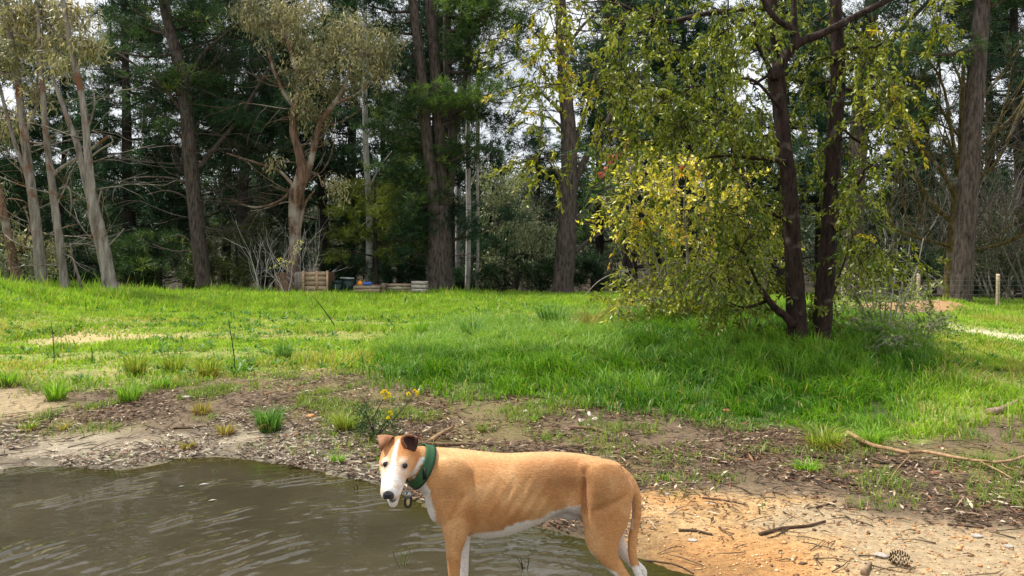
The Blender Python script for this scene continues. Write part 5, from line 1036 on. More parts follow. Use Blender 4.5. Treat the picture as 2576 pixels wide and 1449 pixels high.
# legs: near pair towards the camera
union(loft_z([(330, 1960, 2210, 24), (450, 1900, 2285, 44), (560, 1876, 2310, 53), (650, 1868, 2316, 56), (750, 1878, 2310, 56), (850, 1890, 2278, 53), (950, 1900, 2245, 47), (1030, 1912, 2222, 42), (1100, 1948, 2214, 36), (1180, 2030, 2230, 30), (1250, 2100, 2262, 25), (1311, 2168, 2306, 22), (1380, 2240, 2346, 19), (1440, 2292, 2382, 18), (1490, 2310, 2385, 17), (1560, 2305, 2368, 15), (1700, 2296, 2352, 15), (1800, 2285, 2348, 17), (1860, 2250, 2346, 24), (1890, 2235, 2340, 24)], -.065), .028)
union(loft_z([(420, 1960, 2260, 44), (560, 1920, 2310, 50), (750, 1930, 2310, 52), (880, 1985, 2270, 48), (980, 2060, 2250, 40), (1060, 2130, 2280, 32), (1140, 2205, 2335, 26), (1200, 2270, 2395, 22), (1240, 2320, 2448, 20), (1280, 2360, 2455, 18), (1330, 2385, 2448, 16), (1480, 2385, 2436, 15), (1640, 2376, 2430, 15), (1740, 2340, 2425, 24), (1775, 2330, 2420, 24)], .065), .026)
union(loft_z([(640, 600, 880, 40), (720, 604, 888, 46), (800, 618, 890, 46), (880, 642, 884, 43), (950, 660, 874, 40), (1000, 674, 866, 36), (1050, 680, 838, 33), (1110, 684, 820, 30), (1200, 696, 814, 27), (1311, 706, 806, 25), (1420, 714, 800, 24), (1500, 718, 802, 24), (1560, 726, 795, 21), (1700, 732, 788, 19), (1800, 728, 790, 22), (1850, 700, 796, 27), (1890, 690, 796, 26)], -.070), .022)
union(loft_z([(640, 640, 880, 40), (800, 660, 890, 42), (900, 700, 900, 38), (960, 745, 902, 34), (1020, 765, 893, 30), (1100, 778, 887, 27), (1200, 786, 884, 25), (1311, 790, 880, 24), (1420, 796, 874, 24), (1480, 800, 874, 20), (1600, 806, 862, 18), (1700, 800, 864, 22), (1760, 770, 870, 26), (1790, 765, 868, 24)], .065), .02)
# muscle and bone
union(ellip(cP(735, 530, -.080), (.082, .034, .110), None), .022); union(ellip(cP(790, 640, -.082), (.05, .022, .10)), .025); union(ellip(cP(2040, 350, -.060), (.07, .028, .028)), .014); union(ellip(cP(2080, 560, -.088), (.075, .034, .10)), .02); union(ellip(cP(2270, 560, -.045), (.025, .03, .03)), .02)
union(ellip(cP(600, 640, -.03), (.035, .05, .08)), .03); union(ellip(cP(1840, 640, -.03), (.05, .05, .05)), .03); union(ellip(cP(1790, 748, 0), (.065, .022, .03)), .012)
# tail
tp = smooth_path([(*cP(2210, 400, 0), .024), (*cP(2290, 480, -.005), .021), (*cP(2345, 580, -.01), .018), (*cP(2362, 720, -.015), .0165), (*cP(2345, 870, -.02), .0155), (*cP(2322, 1000, -.03), .015), (*cP(2322, 1120, -.035), .0145), (*cP(2348, 1220, -.035), .014), (*cP(2385, 1320, -.035), .012), (*cP(2440, 1420, -.03), .008)], 20)
for i in range(19): union(cone(tp[i, :3], tp[i + 1, :3], tp[i, 3], tp[i + 1, 3]), .008)
# head, turned to the camera
hf = unit(np.array([-.085, -.83, -.54])); hl = np.array([.985, -.10, -.02]); hl = unit(hl - (hl @ hf) * hf); hu = np.cross(hf, hl); HM = np.stack([hl, hf, hu]); HC = cP(268, 262, -.125)
def hp(a, b, c): return HC + (hl * a + hf * b + hu * c) / 1000.0
HD = np.full(SD.shape, 1.0, np.float32)
def hun(d, k=.012):
    global HD
    HD = smin(HD, d.astype(np.float32), k)
hun(ellip(hp(0, -5, 2), (.059, .078, .053), HM)); hun(ellip(hp(0, 30, -2), (.055, .06, .044), HM), .015)
for s_ in (-1, 1):
    hun(ellip(hp(s_ * 34, 18, -16), (.027, .05, .034), HM), .02); hun(ellip(hp(s_ * 29, 46, 23), (.017, .02, .013), HM), .012)
hun(ellip(hp(0, 70, -6), (.036, .055, .034), HM), .03); hun(ellip(hp(0, 112, -13), (.033, .055, .030), HM), .03); hun(ellip(hp(0, 142, -16), (.0285, .028, .0255), HM), .015)
for s_ in (-1, 1): hun(ellip(hp(s_ * 19, 114, -27), (.017, .052, .019), HM), .012)
hun(cone(hp(0, 25, -45), hp(0, 90, -56), .030, .021), .012); hun(cone(hp(0, 80, -60), hp(0, 134, -84), .021, .0165), .006)
HD = np.maximum(HD, -ellip(hp(0, 132, -55), (.021, .044, .0165), HM))                # open mouth
for s_ in (-1, 1): HD = np.maximum(HD, -ellip(hp(s_ * 33, 62, 15), (.0115, .010, .008), HM))
SD = smin(SD, HD, .026)
# ribs, flank folds
xcg = ((GXd / (DD) * F + CX - 925.7) / .2864); ycg = ((EYE - GZd) / DD * F + HY - 1073.3) / .2864
rib = np.exp(-((xcg - 1330) / 260) ** 2 - ((ycg - 620) / 150) ** 2) * np.sin((xcg * .9 + ycg * .55) / 15.5); SD = SD + (.0042 * rib * (.4 + 1.0 * np.sin(xcg / 47.0) ** 2) * (GYd < DD)).astype(np.float32)
crease = np.exp(-((xcg - (1885 + (ycg - 600) * -.08)) / 34) ** 2) * sstep(330, 480, ycg) * sstep(780, 660, ycg); SD = SD + (.014 * crease * (GYd < DD)).astype(np.float32)
cr2 = np.exp(-((xcg - (905 + (ycg - 500) * .02)) / 42) ** 2) * sstep(300, 420, ycg) * sstep(900, 700, ycg); SD = SD + (.013 * cr2 * (GYd < DD)).astype(np.float32)
cr3 = np.exp(-((xcg + (ycg - 700) * .55 - 770) / 34) ** 2) * sstep(480, 560, ycg) * sstep(860, 740, ycg); SD = SD + (.010 * cr3 * (GYd < DD)).astype(np.float32)

cr4 = np.exp(-((ycg - (610 + (xcg - 2080) * -.45)) / 30) ** 2) * sstep(1930, 2000, xcg) * sstep(2290, 2200, xcg); SD = SD + (.008 * cr4 * (GYd < DD)).astype(np.float32)
cr5 = np.exp(-((xcg - (2200 - (ycg - 900) * .12)) / 26) ** 2) * sstep(820, 950, ycg) * sstep(1300, 1150, ycg) ; SD = SD + (.006 * cr5 * (GYd < DD)).astype(np.float32)

def surface_nets(D, o, h):
    s = D < 0; c = np.zeros(tuple(np.array(D.shape) - 1), np.int32)
    for i in (0, 1):
        for j in (0, 1):
            for k in (0, 1): c += s[i:s.shape[0] - 1 + i, j:s.shape[1] - 1 + j, k:s.shape[2] - 1 + k]
    act = (c > 0) & (c < 8); idx = np.full(c.shape, -1, np.int64); I = np.argwhere(act); idx[act] = np.arange(len(I))
    acc = np.zeros((len(I), 3)); cnt = np.zeros(len(I)); cor = [(i, j, k) for i in (0, 1) for j in (0, 1) for k in (0, 1)]
    for a in cor:
        for ax_ in range(3):
            if a[ax_]: continue
            b = list(a); b[ax_] = 1; da = D[I[:, 0] + a[0], I[:, 1] + a[1], I[:, 2] + a[2]]; db = D[I[:, 0] + b[0], I[:, 1] + b[1], I[:, 2] + b[2]]; m = (da < 0) != (db < 0)
            t = np.where(m, da / np.where(m, da - db, 1), 0); p = np.tile(np.array(a, float), (len(I), 1)); p[:, ax_] += t; acc += np.where(m[:, None], p, 0); cnt += m
    V = o + (I + acc / np.maximum(cnt, 1)[:, None]) * h; Q = []
    for ax_ in range(3):
        u, v = (ax_ + 1) % 3, (ax_ + 2) % 3; sl = [slice(None)] * 3; sl2 = [slice(None)] * 3; sl[ax_] = slice(0, -1); sl2[ax_] = slice(1, None)
        ch = s[tuple(sl)] != s[tuple(sl2)]; E = np.argwhere(ch); E = E[(E[:, u] > 0) & (E[:, v] > 0) & (E[:, u] < idx.shape[u]) & (E[:, v] < idx.shape[v])]
        e = np.zeros(3, int); e[u] = 1; f = np.zeros(3, int); f[v] = 1; g_ = lambda q: idx[q[:, 0], q[:, 1], q[:, 2]]
        q = np.stack([g_(E - e - f), g_(E - f), g_(E), g_(E - e)], 1); ins = s[E[:, 0], E[:, 1], E[:, 2]]; q[~ins] = q[~ins][:, ::-1]; Q.append(q)
    return V, np.concatenate(Q)
DV, DQ = surface_nets(SD, lo, HS)
ed = np.concatenate([DQ[:, [0, 1]], DQ[:, [1, 2]], DQ[:, [2, 3]], DQ[:, [3, 0]]]); ed = np.unique(np.sort(ed, 1), axis=0)
for lam in (.5, -.34, .5, -.34, .45):
    S_ = np.zeros_like(DV); c_ = np.zeros(len(DV))
    for a, b in ((0, 1), (1, 0)): np.add.at(S_, ed[:, a], DV[ed[:, b]]); np.add.at(c_, ed[:, a], 1)
    DV = DV + lam * (S_ / np.maximum(c_, 1)[:, None] - DV)
# ---- coat
def dog_colour(V):
    dep = V[:, 1]; xc = (V[:, 0] / dep * F + CX - 925.7) / .2864; yc = ((EYE - V[:, 2]) / dep * F + HY - 1073.3) / .2864; y = V[:, 1] - DD
    n1 = fbm(V[:, 0] * 14, V[:, 2] * 14 + V[:, 1] * 9, 7); n2 = fbm(V[:, 0] * 60, V[:, 2] * 60 + V[:, 1] * 40, 8); n3 = fbm(V[:, 0] * 5, V[:, 2] * 6, 12)
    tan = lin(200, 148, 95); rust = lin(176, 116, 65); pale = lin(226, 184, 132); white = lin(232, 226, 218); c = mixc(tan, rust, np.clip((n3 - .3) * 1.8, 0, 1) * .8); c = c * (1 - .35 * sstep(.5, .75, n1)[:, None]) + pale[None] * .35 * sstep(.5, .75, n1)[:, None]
    topl = sstep(330, 215, yc) * (xc > 560) * (xc < 2100); sh = np.exp(-((xc - 1650) / 420) ** 2 - ((yc - 430) / 130) ** 2) + np.exp(-((xc - 2060) / 160) ** 2 - ((yc - 640) / 160) ** 2) * .6 + np.exp(-((xc - 700) / 90) ** 2 - ((yc - 560) / 120) ** 2) * .6; c = c * (1 - .38 * np.clip(sh + (n3 - .5) * .8, 0, 1)[:, None]); c = c * (1 - .45 * topl[:, None]) + pale[None] * .45 * topl[:, None]  # light from above painted into the back; darker patches mix rust and muscle shading
    wob = (n2 - .5) * 2
    belly = np.interp(xc, [560, 900, 1000, 1150, 1250, 1350, 1450, 1600, 1750, 1850], [1200, 955, 935, 915, 870, 840, 830, 760, 700, 690])
    w = sstep(-14, 14, yc - belly + wob * 22) * (xc > 880) * (xc < 1870) * sstep(-.088, -.075, y)
    w = np.maximum(w, (xc > 860) * (xc < 1850) * (yc > 640) * sstep(-.035, -.01, y))                       # underside
    chest = np.interp(yc, [480, 560, 700, 850, 1000, 1150], [470, 540, 570, 610, 648, 672]); w = np.maximum(w, sstep(16, -16, xc - chest + wob * 20) * (yc > 500) * (xc > 330) * (xc < 760))
    ff = (xc > 760) * (xc < 930) * (yc > 930) * sstep(-.01, .02, y); w = np.maximum(w, ff)                                    # far foreleg
    near_in = (xc < 700 + 0 * yc) * (yc > 1000) * sstep(-.05, -.035, y); w = np.maximum(w, near_in * .9)
    shin = np.interp(yc, [1080, 1180, 1240, 1311, 1420], [1930, 2010, 2110, 2215, 2300]); w = np.maximum(w, sstep(14, -14, xc - shin + wob * 25) * (yc > 1090) * (xc > 1880) * (y < 0))
    w = np.maximum(w, sstep(1440, 1480, yc + wob * 20) * (xc > 1900) * (y < .01)); w = np.maximum(w, sstep(1600, 1640, yc) * (xc < 900))
    hind = (xc > 1900) * (yc > 900) * sstep(.0, .02, y); w = np.maximum(w, hind * .75); w = np.maximum(w, (xc > 2280) * (yc > 1180) * sstep(.01, .03, y))
    w = np.maximum(w, .75 * sstep(2265, 2300, xc + wob * 14) * (yc > 540) * (yc < 900) * (xc < 2330) * (y > -.06)); w = np.maximum(w, sstep(1212, 1235, yc + wob * 15) * (xc > 2300) * (y < .0))
    grey = lin(150, 136, 130)
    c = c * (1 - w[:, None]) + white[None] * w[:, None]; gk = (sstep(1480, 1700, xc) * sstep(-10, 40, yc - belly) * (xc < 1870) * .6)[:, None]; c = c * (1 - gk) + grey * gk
    # head markings, in the head's own frame
    h = (V - HC) * 1000; a = h @ hl; b = h @ hf; cc = h @ hu; hd = (np.linalg.norm(h * [1, 1, 1], axis=1) < 205) & (xc < 470) & ((b > -62) | (xc < 400)) & (HDs(V) < .012)
    a = a + wob * 3
    blaze = np.interp(b, [-40, -20, 20, 45, 60, 80, 110, 160], [0, 3.5, 6, 7, 8.5, 13, 22, 40]); hw = sstep(4, -4, np.abs(a) - blaze) * (cc > -60) * (b > -38)
    hw = np.maximum(hw, sstep(-16, -26, cc + wob * 4) * (b < 75) * .95 * (np.abs(a) < 80)); hw = np.maximum(hw, sstep(84, 108, b + wob * 14 - np.abs(a) * .35)); hw = np.maximum(hw, .55 * sstep(60, 80, b + wob * 22))
    eyew = np.exp(-((np.abs(a) - 30) / 15) ** 2 - ((b - 60) / 16) ** 2) * (cc > 0); hw = np.maximum(hw, .65 * eyew)
    hc = mixc(lin(196, 128, 70), lin(214, 164, 112), np.clip((b - 0) / 80 + wob * .3, 0, 1)); hc = hc * (1 - hw[:, None]) + white * hw[:, None]
    dk = np.maximum.reduce([np.exp(-(np.linalg.norm(V - q, axis=1) / .0135) ** 4) for q in EYE0]); hc = hc * (1 - .65 * dk[:, None]) + lin(64, 50, 44) * .65 * dk[:, None]
    mouth = sstep(88, 100, b) * sstep(-76, -70, cc) * sstep(-36, -42, cc) * (np.abs(a) < 26); hc = hc * (1 - .93 * mouth[:, None]) + lin(58, 28, 28) * .93 * mouth[:, None]
    fleck = ((n2 > .60) & (b > 60) & (np.abs(a) > 14)); hc[fleck] = hc[fleck] * .55 + lin(206, 164, 120) * .45
    c = np.where(hd[:, None], hc, c)
    # white ring and rust patch on the neck side behind the head
    nk = (xc > 395) & (xc < 545) & ~hd; ring = nk & (np.abs(yc - 300 + wob * 20) < 34) & (xc < 500); c[ring] = white; low_ = nk & (yc > 440) & (xc < 480 + (yc - 440) * .5); c[low_] = white * .95
    return c
def HDs(V):
    i = np.clip(((V - lo) / HS).astype(int), 0, np.array(HD.shape) - 1); return HD[i[:, 0], i[:, 1], i[:, 2]]
bvh = BVHTree.FromPolygons([tuple(v) for v in DV], [tuple(q) for q in DQ])
def on_dog(xc, yc):
    d_ = cP(xc, yc) - np.array([0, 0, EYE]); h = bvh.ray_cast(Vector((0, 0, EYE)), Vector(d_)); return np.array(h[0]) if h[0] is not None else cP(xc, yc, -.2)
EYE0 = [on_dog(158, 331), on_dog(320, 343)]
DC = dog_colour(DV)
def coat_mat():
    m, nt, out = new_mat('short_fur_coat'); N = nt.nodes; L = nt.links
    at = N.new('ShaderNodeAttribute'); at.attribute_name = 'col'; tc = N.new('ShaderNodeTexCoord'); mp = N.new('ShaderNodeMapping'); mp.inputs['Scale'].default_value = (90, 200, 230); L.new(tc.outputs['Object'], mp.inputs['Vector'])
    no = N.new('ShaderNodeTexNoise'); no.inputs['Scale'].default_value = 1; no.inputs['Detail'].default_value = 3; L.new(mp.outputs[0], no.inputs['Vector'])
    rg_ = N.new('ShaderNodeMapRange'); rg_.inputs[1].default_value = .3; rg_.inputs[2].default_value = .7; rg_.inputs[3].default_value = .82; rg_.inputs[4].default_value = 1.16; L.new(no.outputs['Fac'], rg_.inputs[0])
    mu = N.new('ShaderNodeMix'); mu.data_type = 'RGBA'; mu.blend_type = 'MULTIPLY'; mu.inputs[0].default_value = 1; L.new(at.outputs['Color'], mu.inputs[6]); L.new(rg_.outputs[0], mu.inputs[7])
    p = N.new('ShaderNodeBsdfPrincipled'); p.inputs['Roughness'].default_value = .62; p.inputs['Specular IOR Level'].default_value = .22; p.inputs['Sheen Weight'].default_value = .12; L.new(mu.outputs[2], p.inputs['Base Color'])
    b = N.new('ShaderNodeBump'); b.inputs['Strength'].default_value = .35; b.inputs['Distance'].default_value = .003; L.new(no.outputs['Fac'], b.inputs['Height']); L.new(b.outputs[0], p.inputs['Normal']); L.new(p.outputs[0], out.inputs['Surface']); return m
M['coat'] = coat_mat(); M['eye'] = m_plain('dark_eye', (.008, .006, .005), .06, .6); M['nose'] = rough_mat('wet_nose', (.010, .010, .011), (.035, .034, .036), 120, rough=.32, bump=.4, dist=.002, spec=.5)
feet = np.array([float(cX(1500)), DD, -.08])
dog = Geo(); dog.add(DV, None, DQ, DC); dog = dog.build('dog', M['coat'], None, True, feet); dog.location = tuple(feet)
tag(dog, 'fawn greyhound with white blaze and belly standing in the puddle, head turned to the camera', 'dog')
bvh = BVHTree.FromPolygons([tuple(v) for v in DV], [tuple(q) for q in DQ])
def on_dog(xc, yc):
    d_ = cP(xc, yc) - np.array([0, 0, EYE]); h = bvh.ray_cast(Vector((0, 0, EYE)), Vector(d_)); return np.array(h[0]) if h[0] is not None else cP(xc, yc, -.2)
def sphere(g, c, r, M3=None, nu=18, nv=12, col=(1, 1, 1)):
    th = np.linspace(0, np.pi, nv + 1)[1:-1]; ph = np.arange(nu) * 2 * np.pi / nu
    V = np.array([[math.sin(a) * math.cos(p), math.sin(a) * math.sin(p), math.cos(a)] for a in th for p in ph] + [[0, 0, 1], [0, 0, -1]]) * np.asarray(r); m = nv - 1
    if M3 is not None: V = V @ M3
    Q = [[i * nu + j, i * nu + (j + 1) % nu, (i + 1) * nu + (j + 1) % nu, (i + 1) * nu + j] for i in range(m - 1) for j in range(nu)]; T = [[m * nu, (j + 1) % nu, j] for j in range(nu)] + [[m * nu + 1, (m - 1) * nu + j, (m - 1) * nu + (j + 1) % nu] for j in range(nu)]
    g.add(V + np.asarray(c), T, [q[::-1] for q in Q], col)
EYES = [on_dog(158, 331), on_dog(320, 343)]
EYES = [q + unit(q - np.array([0, 0, EYE])) * .0042 for q in EYES]
for q in EYES:
    g = Geo(); sphere(g, q, .0090); o = g.build('eye', M['eye'], dog, True, feet)
    vn = unit(np.array([0, 0, EYE]) - q); a = np.linspace(0, 2 * np.pi, 25); sx_ = unit(np.cross(vn, [0, 0, 1])); su_ = np.cross(sx_, vn)
    g = Geo(); tube(g, q + vn * .0045 + np.cos(a)[:, None] * sx_ * .0090 + np.sin(a)[:, None] * su_ * .0068, .0020, 6, lin(46, 34, 30), cap=False); g.build('eyelid', M['coat'], o, True, feet)
g = Geo(); sphere(g, hp(0, 166, -9), (.019, .0135, .0155), HM)
for s_ in (-1, 1): sphere(g, hp(s_ * 10, 170, -13), (.009, .010, .009), HM)
g.build('nose', M['nose'], dog, True, feet)
g = Geo(); 
for q in ([(-18, 96, -58), (-17, 130, -70), (0, 149, -74), (17, 130, -70), (18, 96, -58)],): tube(g, smooth_path([hp(*p) for p in q], 14), .0035, 6, lin(226, 214, 200))
g.build('lower_lip', M['coat'], dog, True, feet)
# ears: folded sheets rooted in the skull
def ear(rows, cols, name='ear'):
    """rows of head-plane points (crop x, y, depth offset) from base to tip; each row runs across the ear"""
    g = Geo(); G_ = np.array([[cP(*p) for p in r] for r in rows]); a = np.stack([smooth_path(G_[:, j], 16) for j in range(G_.shape[1])], 1); b = np.stack([smooth_path(a[i], 10) for i in range(16)]); n, m = b.shape[:2]
    cc = np.stack([np.interp(np.linspace(0, 1, n), np.linspace(0, 1, len(cols)), [c[k] for c in cols]) for k in range(3)], 1)
    du = np.gradient(b, axis=0); dv = np.gradient(b, axis=1); N_ = unit(np.cross(du, dv)); i = (np.arange(n - 1)[:, None] * m + np.arange(m - 1)[None]).ravel(); q = np.stack([i, i + 1, i + m + 1, i + m], 1)
    f, k = (b + N_ * .0015).reshape(-1, 3), (b - N_ * .0015).reshape(-1, 3); C = np.repeat(cc, m, 0); g.add(np.concatenate([f, k]), None, np.concatenate([q[:, ::-1], q + n * m]), np.concatenate([C, C * 1.0])); 
    ring = list(range(m)) + [r_ * m + m - 1 for r_ in range(1, n)] + [(n - 1) * m + j for j in range(m - 2, -1, -1)] + [r_ * m for r_ in range(n - 2, 0, -1)]; ring = np.array(ring); nx_ = np.roll(ring, -1)
    g.Q.append(np.stack([ring, nx_, nx_ + n * m, ring + n * m], 1)); return g.build(name, M['coat'], dog, True, feet)
br = lin(132, 84, 54); dkb = lin(74, 44, 36); lt = lin(150, 104, 72)
y1 = -.135
ear([[(128, 235, y1 + .02), (170, 195, y1), (225, 165, y1 + .02)], [(108, 170, y1 + .03), (165, 130, y1 + .02), (232, 130, y1 + .03)], [(92, 110, y1 + .04), (150, 90, y1 + .03), (232, 100, y1 + .03)], [(82, 80, y1 + .03), (150, 72, y1 + .015), (226, 84, y1 + .02)], [(84, 92, y1 - .0), (148, 90, y1 - .015), (212, 98, y1 - .005)], [(94, 130, y1 - .025), (135, 135, y1 - .03), (185, 135, y1 - .02)], [(106, 175, y1 - .035), (125, 172, y1 - .037), (145, 168, y1 - .03)], [(112, 205, y1 - .035), (116, 205, y1 - .036), (120, 202, y1 - .033)]], (dkb, dkb, dkb, lt, br, lt, br, br))
y2 = -.185
ear([[(322, 190, y2 + .010), (370, 205, y2 + .030), (412, 222, y2 + .030)], [(304, 150, y2 + .004), (362, 150, y2 + .042), (430, 185, y2 + .034)], [(298, 115, y2 + .004), (365, 108, y2 + .048), (440, 135, y2 + .034)], [(312, 90, y2 + .008), (372, 82, y2 + .046), (440, 100, y2 + .036)], [(345, 78, y2 + .02), (395, 78, y2 + .045), (446, 94, y2 + .045)], [(385, 82, y2 + .04), (420, 88, y2 + .05), (462, 106, y2 + .055)], [(440, 100, y2 + .06), (470, 112, y2 + .06), (488, 122, y2 + .062)]], (dkb, dkb * .8, dkb * .7, dkb, br, lt, lt))
# outer rim of that ear
g = Geo(); tube(g, smooth_path([cP(330, 185, y2 + .01), cP(306, 145, y2 + .005), cP(298, 112, y2 + .008), cP(312, 88, y2 + .012), cP(345, 78, y2 + .022), cP(392, 80, y2 + .034)], 20), np.linspace(.007, .004, 20), 8, br); g.build('ear_rim', M['coat'], dog, True, feet)

# ---- short fur lying along the coat
tri = np.concatenate([DQ[:, [0, 1, 2]], DQ[:, [0, 2, 3]]]); e1 = DV[tri[:, 1]] - DV[tri[:, 0]]; e2 = DV[tri[:, 2]] - DV[tri[:, 0]]; nn = np.cross(e1, e2); ar = np.linalg.norm(nn, axis=1)
vis = ar * (DV[tri[:, 0], 2] > -.01); k = R.choice(len(tri), 110000, p=vis / vis.sum()); u1 = R.random(len(k)); u2 = R.random(len(k)); fl = u1 + u2 > 1; u1[fl] = 1 - u1[fl]; u2[fl] = 1 - u2[fl]
pt = DV[tri[k, 0]] + e1[k] * u1[:, None] + e2[k] * u2[:, None]; N_ = unit(nn[k]); hv = (pt - HC); onh = (HDs(pt) < .01)
flow = np.where(onh[:, None], -hf[None], np.array([.8, 0, -.45])[None]) + .35 * np.stack([fbm(pt[:, 0] * 9, pt[:, 2] * 9, 3) - .5, np.zeros(len(pt)), fbm(pt[:, 0] * 9, pt[:, 2] * 9, 4) - .5], 1) * 2
lower = (pt[:, 2] < .42) & ~onh; flow[lower] = flow[lower] * .3 + np.array([.1, 0, -1])
fd_ = unit(flow - (flow * N_).sum(1, keepdims=True) * N_) + N_ * R.uniform(.04, .20, len(k))[:, None] + R.normal(0, .10, (len(k), 3)); fd_ = unit(fd_); L_ = R.uniform(.004, .0075, len(k)) * np.where(onh, .55, 1)
S_ = unit(np.cross(fd_, N_)) * .0007; fc = DC[tri[k, 0]] * R.uniform(.80, 1.22, (len(k), 1)); eyem = np.zeros(len(k), bool)
for q in EYES: eyem |= np.linalg.norm(pt - q, axis=1) < .0155
eyem |= np.linalg.norm(pt - hp(0, 164, -10), axis=1) < .022; eyem |= np.linalg.norm((pt - hp(0, 130, -51)) @ HM.T / [.022, .048, .017], axis=1) < 1
ok = ~eyem; pt, fd_, L_, S_, fc = pt[ok], fd_[ok], L_[ok], S_[ok], fc[ok]
g = Geo(); V = np.stack([pt - S_, pt + S_, pt + fd_ * L_[:, None]], 1).reshape(-1, 3); g.add(V, np.arange(len(V)).reshape(-1, 3), None, np.repeat(fc, 3, 0)); o = g.build('fur', M['coat'], dog, False, feet); o['kind'] = 'stuff'

# ---- green collar with its tags
ctr = cP(470, 345, -.062); cz_ = unit(cP(545, 190, -.05) - cP(360, 535, -.085)); axn = unit(np.array([-.80, -.46, -.10])); axn = unit(axn - (axn @ cz_) * cz_); cs = np.cross(axn, cz_)
top = cP(512, 172, -.052); bot = cP(372, 540, -.082); ctr = (top + bot) / 2; rz_ = np.linalg.norm(top - bot) / 2 + .004
def ringpt(th, along, out=0.0):
    """a point on the collar ring, fitted to the neck by casting from its axis"""
    d_ = cz_ * math.cos(th) + cs * math.sin(th); h = bvh.ray_cast(Vector(ctr + axn * along + d_ * .16), Vector(-d_)); r0 = (.16 - h[3]) if h[0] is not None else .07
    return ctr + axn * along + d_ * (min(r0, .105) + .004 + out)
strap = Geo(); nt_ = 56; wd = np.linspace(-.019, .019, 5); prof = []
raw = np.array([[np.linalg.norm(ringpt(2 * math.pi * i / nt_, a) - ctr - axn * a) for a in wd] for i in range(nt_)]); k5 = np.ones(7) / 7
raw = np.stack([np.convolve(np.concatenate([raw[-3:, j], raw[:, j], raw[:3, j]]), k5, 'valid') for j in range(5)], 1); raw = np.maximum(raw, raw.mean(1, keepdims=True) - .002) + .0025
th_ = 2 * np.pi * np.arange(nt_) / nt_; dirs = np.cos(th_)[:, None] * cz_ + np.sin(th_)[:, None] * cs
outer = ctr + axn * wd[None, :, None] + dirs[:, None] * (raw + .003)[..., None]; inner = ctr + axn * wd[None, :, None] + dirs[:, None] * (raw - .001)[..., None]
Vc = np.concatenate([outer.reshape(-1, 3), inner.reshape(-1, 3)]); i = np.arange(nt_)[:, None]; j = np.arange(4)[None]; nx_ = (i + 1) % nt_; q = np.stack([i * 5 + j, i * 5 + j + 1, nx_ * 5 + j + 1, nx_ * 5 + j], -1).reshape(-1, 4); i = np.arange(nt_); nx_ = (i + 1) % nt_; mO = nt_ * 5
strap.add(Vc, None, np.concatenate([q, q[:, ::-1] + mO, np.stack([i * 5, nx_ * 5, nx_ * 5 + mO, i * 5 + mO], 1), np.stack([i * 5 + 4, i * 5 + 4 + mO, nx_ * 5 + 4 + mO, nx_ * 5 + 4], 1)]))
M['collar'] = rough_mat('green_webbing', lin(40, 74, 48), lin(66, 104, 70), 260, (1, 1, 1), rough=.75, bump=.5, dist=.002); M['steel'] = m_plain('tag_steel', lin(150, 156, 164), .28, .6); M['steel'].node_tree.nodes['Principled BSDF'].inputs['Metallic'].default_value = .8; M['tagface'] = m_plain('pale_tag_face', lin(204, 184, 132), .5)
col = strap.build('dog_collar', M['collar'], None, True, bot); col.location = tuple(bot); tag(col, 'wide green webbing collar with hanging tags around the dog\'s neck', 'collar')
g = Geo(); tube(g, (outer[:, 0] + dirs * .0005), .0018, 5, cap=False); g.build('binding', M['black'], col, True, bot)
k = int(np.argmin(np.linalg.norm(outer[:, 2] - cP(520, 425, -.13), axis=1))); g = Geo(); box(g, outer[k, 2] + dirs[k] * .002, (.012, .006, .040), 0, (1, 1, 1)); g.build('keeper', M['black'], col, False, bot)
rp = bot + np.array([-.006, -.02, -.004]); tpn = rp + np.array([.002, -.004, -.022])
g = Geo(); a_ = np.linspace(0, 2 * np.pi, 17); tube(g, rp + np.stack([np.cos(a_) * .002, np.sin(a_) * .008, np.cos(a_) * .010], 1) + [0, 0, -.006], .0016, 5, cap=False); g.build('ring', M['steel'], col, True, bot)
def disc(g, c, r, h, nrm_y=-1, sx=1, sz=1, n=24, y=.0012):
    a = np.arange(n) * 2 * np.pi / n; f = np.stack([np.cos(a) * r * sx, np.full(n, -y), np.sin(a) * r * sz], 1) + c; b = f + [0, 2 * y, 0]; j = np.arange(n); k = (j + 1) % n; g.add(np.concatenate([f, b, [c - np.array([0, y, 0]), c + np.array([0, y, 0])]]), np.concatenate([np.stack([j, k, np.full(n, 2 * n)], 1), np.stack([n + k, n + j, np.full(n, 2 * n + 1)], 1)]), np.stack([k, j, n + j, n + k], 1))
tc_ = cP(348, 603, -.118); g = Geo(); disc(g, tc_ - feet * 0, .0135, 0); g.build('round_tag', M['steel'], col, False, bot)
g = Geo(); box(g, tc_ + [-.001, -.002, .001], (.012, .0012, .003), 0, (1, 1, 1), .15); g.build('tag_plate', M['tagface'], col, False, bot)
g = Geo(); tube(g, [cP(330, 540, -.11), cP(338, 565, -.116), cP(345, 583, -.118)], .0016, 5); g.build('tag_link', M['steel'], col, True, bot)
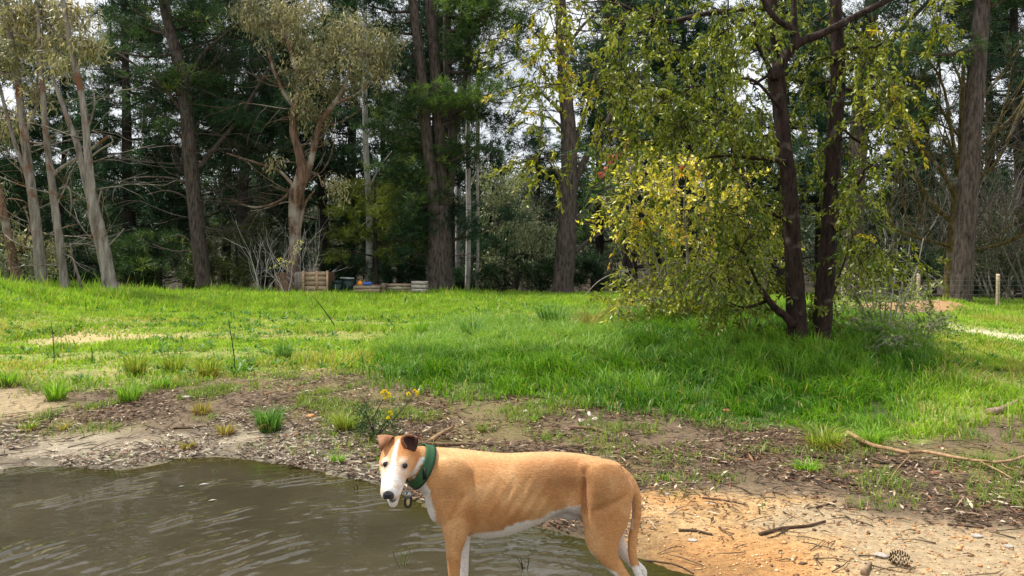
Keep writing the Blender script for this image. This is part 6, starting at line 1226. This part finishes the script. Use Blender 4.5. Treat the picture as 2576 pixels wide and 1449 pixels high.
# stadium-shaped tag: dark frame round a pale face
cb = cP(352, 655, -.112); aa = np.linspace(.05, 2 * np.pi + .05, 41); stad = np.stack([np.cos(aa) * .0105, np.zeros(41), np.sin(aa) * .0105 + np.sign(np.sin(aa)) * .0095], 1); tl = .12; stad = np.stack([stad[:, 0] * math.cos(tl) + stad[:, 2] * math.sin(tl) * .6, stad[:, 1], stad[:, 2]], 1)
g = Geo(); tube(g, stad + cb, .0042, 8, cap=False); g.build('tag_frame', M['black'], col, True, bot); g = Geo(); disc(g, cb, .0085, 0, sz=2.0); g.build('tag_face', M['tagface'], col, False, bot)

# ---- sprigs and leaves in the shallow water
for i, (x, y, hd, lab) in enumerate(((1318, 1432, 40, 'dark forked twig poking out of the water under the dog'), (1012, 1424, 62, 'fine green sprig standing in the water left of the foreleg'), (897, 1232, 14, 'small dark twig at the surface near the dog\'s chin'), (540, 1196, 16, 'thin sprig rising at the far rim of the puddle'))):
    d = F * EYE / (y - HY); b = P(x, y, d); r = np.random.default_rng(900 + i); g = Geo()
    for k in range(4 if i else 3):
        a = r.uniform(-.5, .5); top = b + np.array([a * hd * d / F, r.uniform(-.03, .03), hd * d / F * r.uniform(.6, 1)]); m = (b + top) / 2 + r.normal(0, .012, 3)
        tube(g, smooth_path([b - [0, 0, .05], m, top], 7) - b, np.linspace(.003, .0012, 7), 4, lin(88, 104, 50) if i in (1, 3) else lin(40, 34, 26))
    o = g.build('water_sprig', M['litter']); o.location = tuple(b); tag(o, lab, 'sprig', 'sprigs in the puddle')
for i, (x, y, w, lab) in enumerate(((512, 1222, 26, 'pale grey leaf floating near the far rim of the puddle'), (534, 1262, 22, 'second pale floating leaf below the first'), (456, 1226, 14, 'small light leaf floating to the left of the pale ones'))):
    d = F * EYE / (y - HY); b = P(x, y, d); g = Geo(); W = w * d / F
    leaves(g, np.array([[-W / 2, 0, .004]]), np.array([[1.0, .25, .05]]), np.array([[0, 1.0, .1]]), np.array([W]), np.array([W * .38]), lin(150, 146, 134)[None]); o = g.build('floating_leaf', M['litter']); o.location = tuple(b); tag(o, lab, 'leaf', 'leaves floating on the puddle')
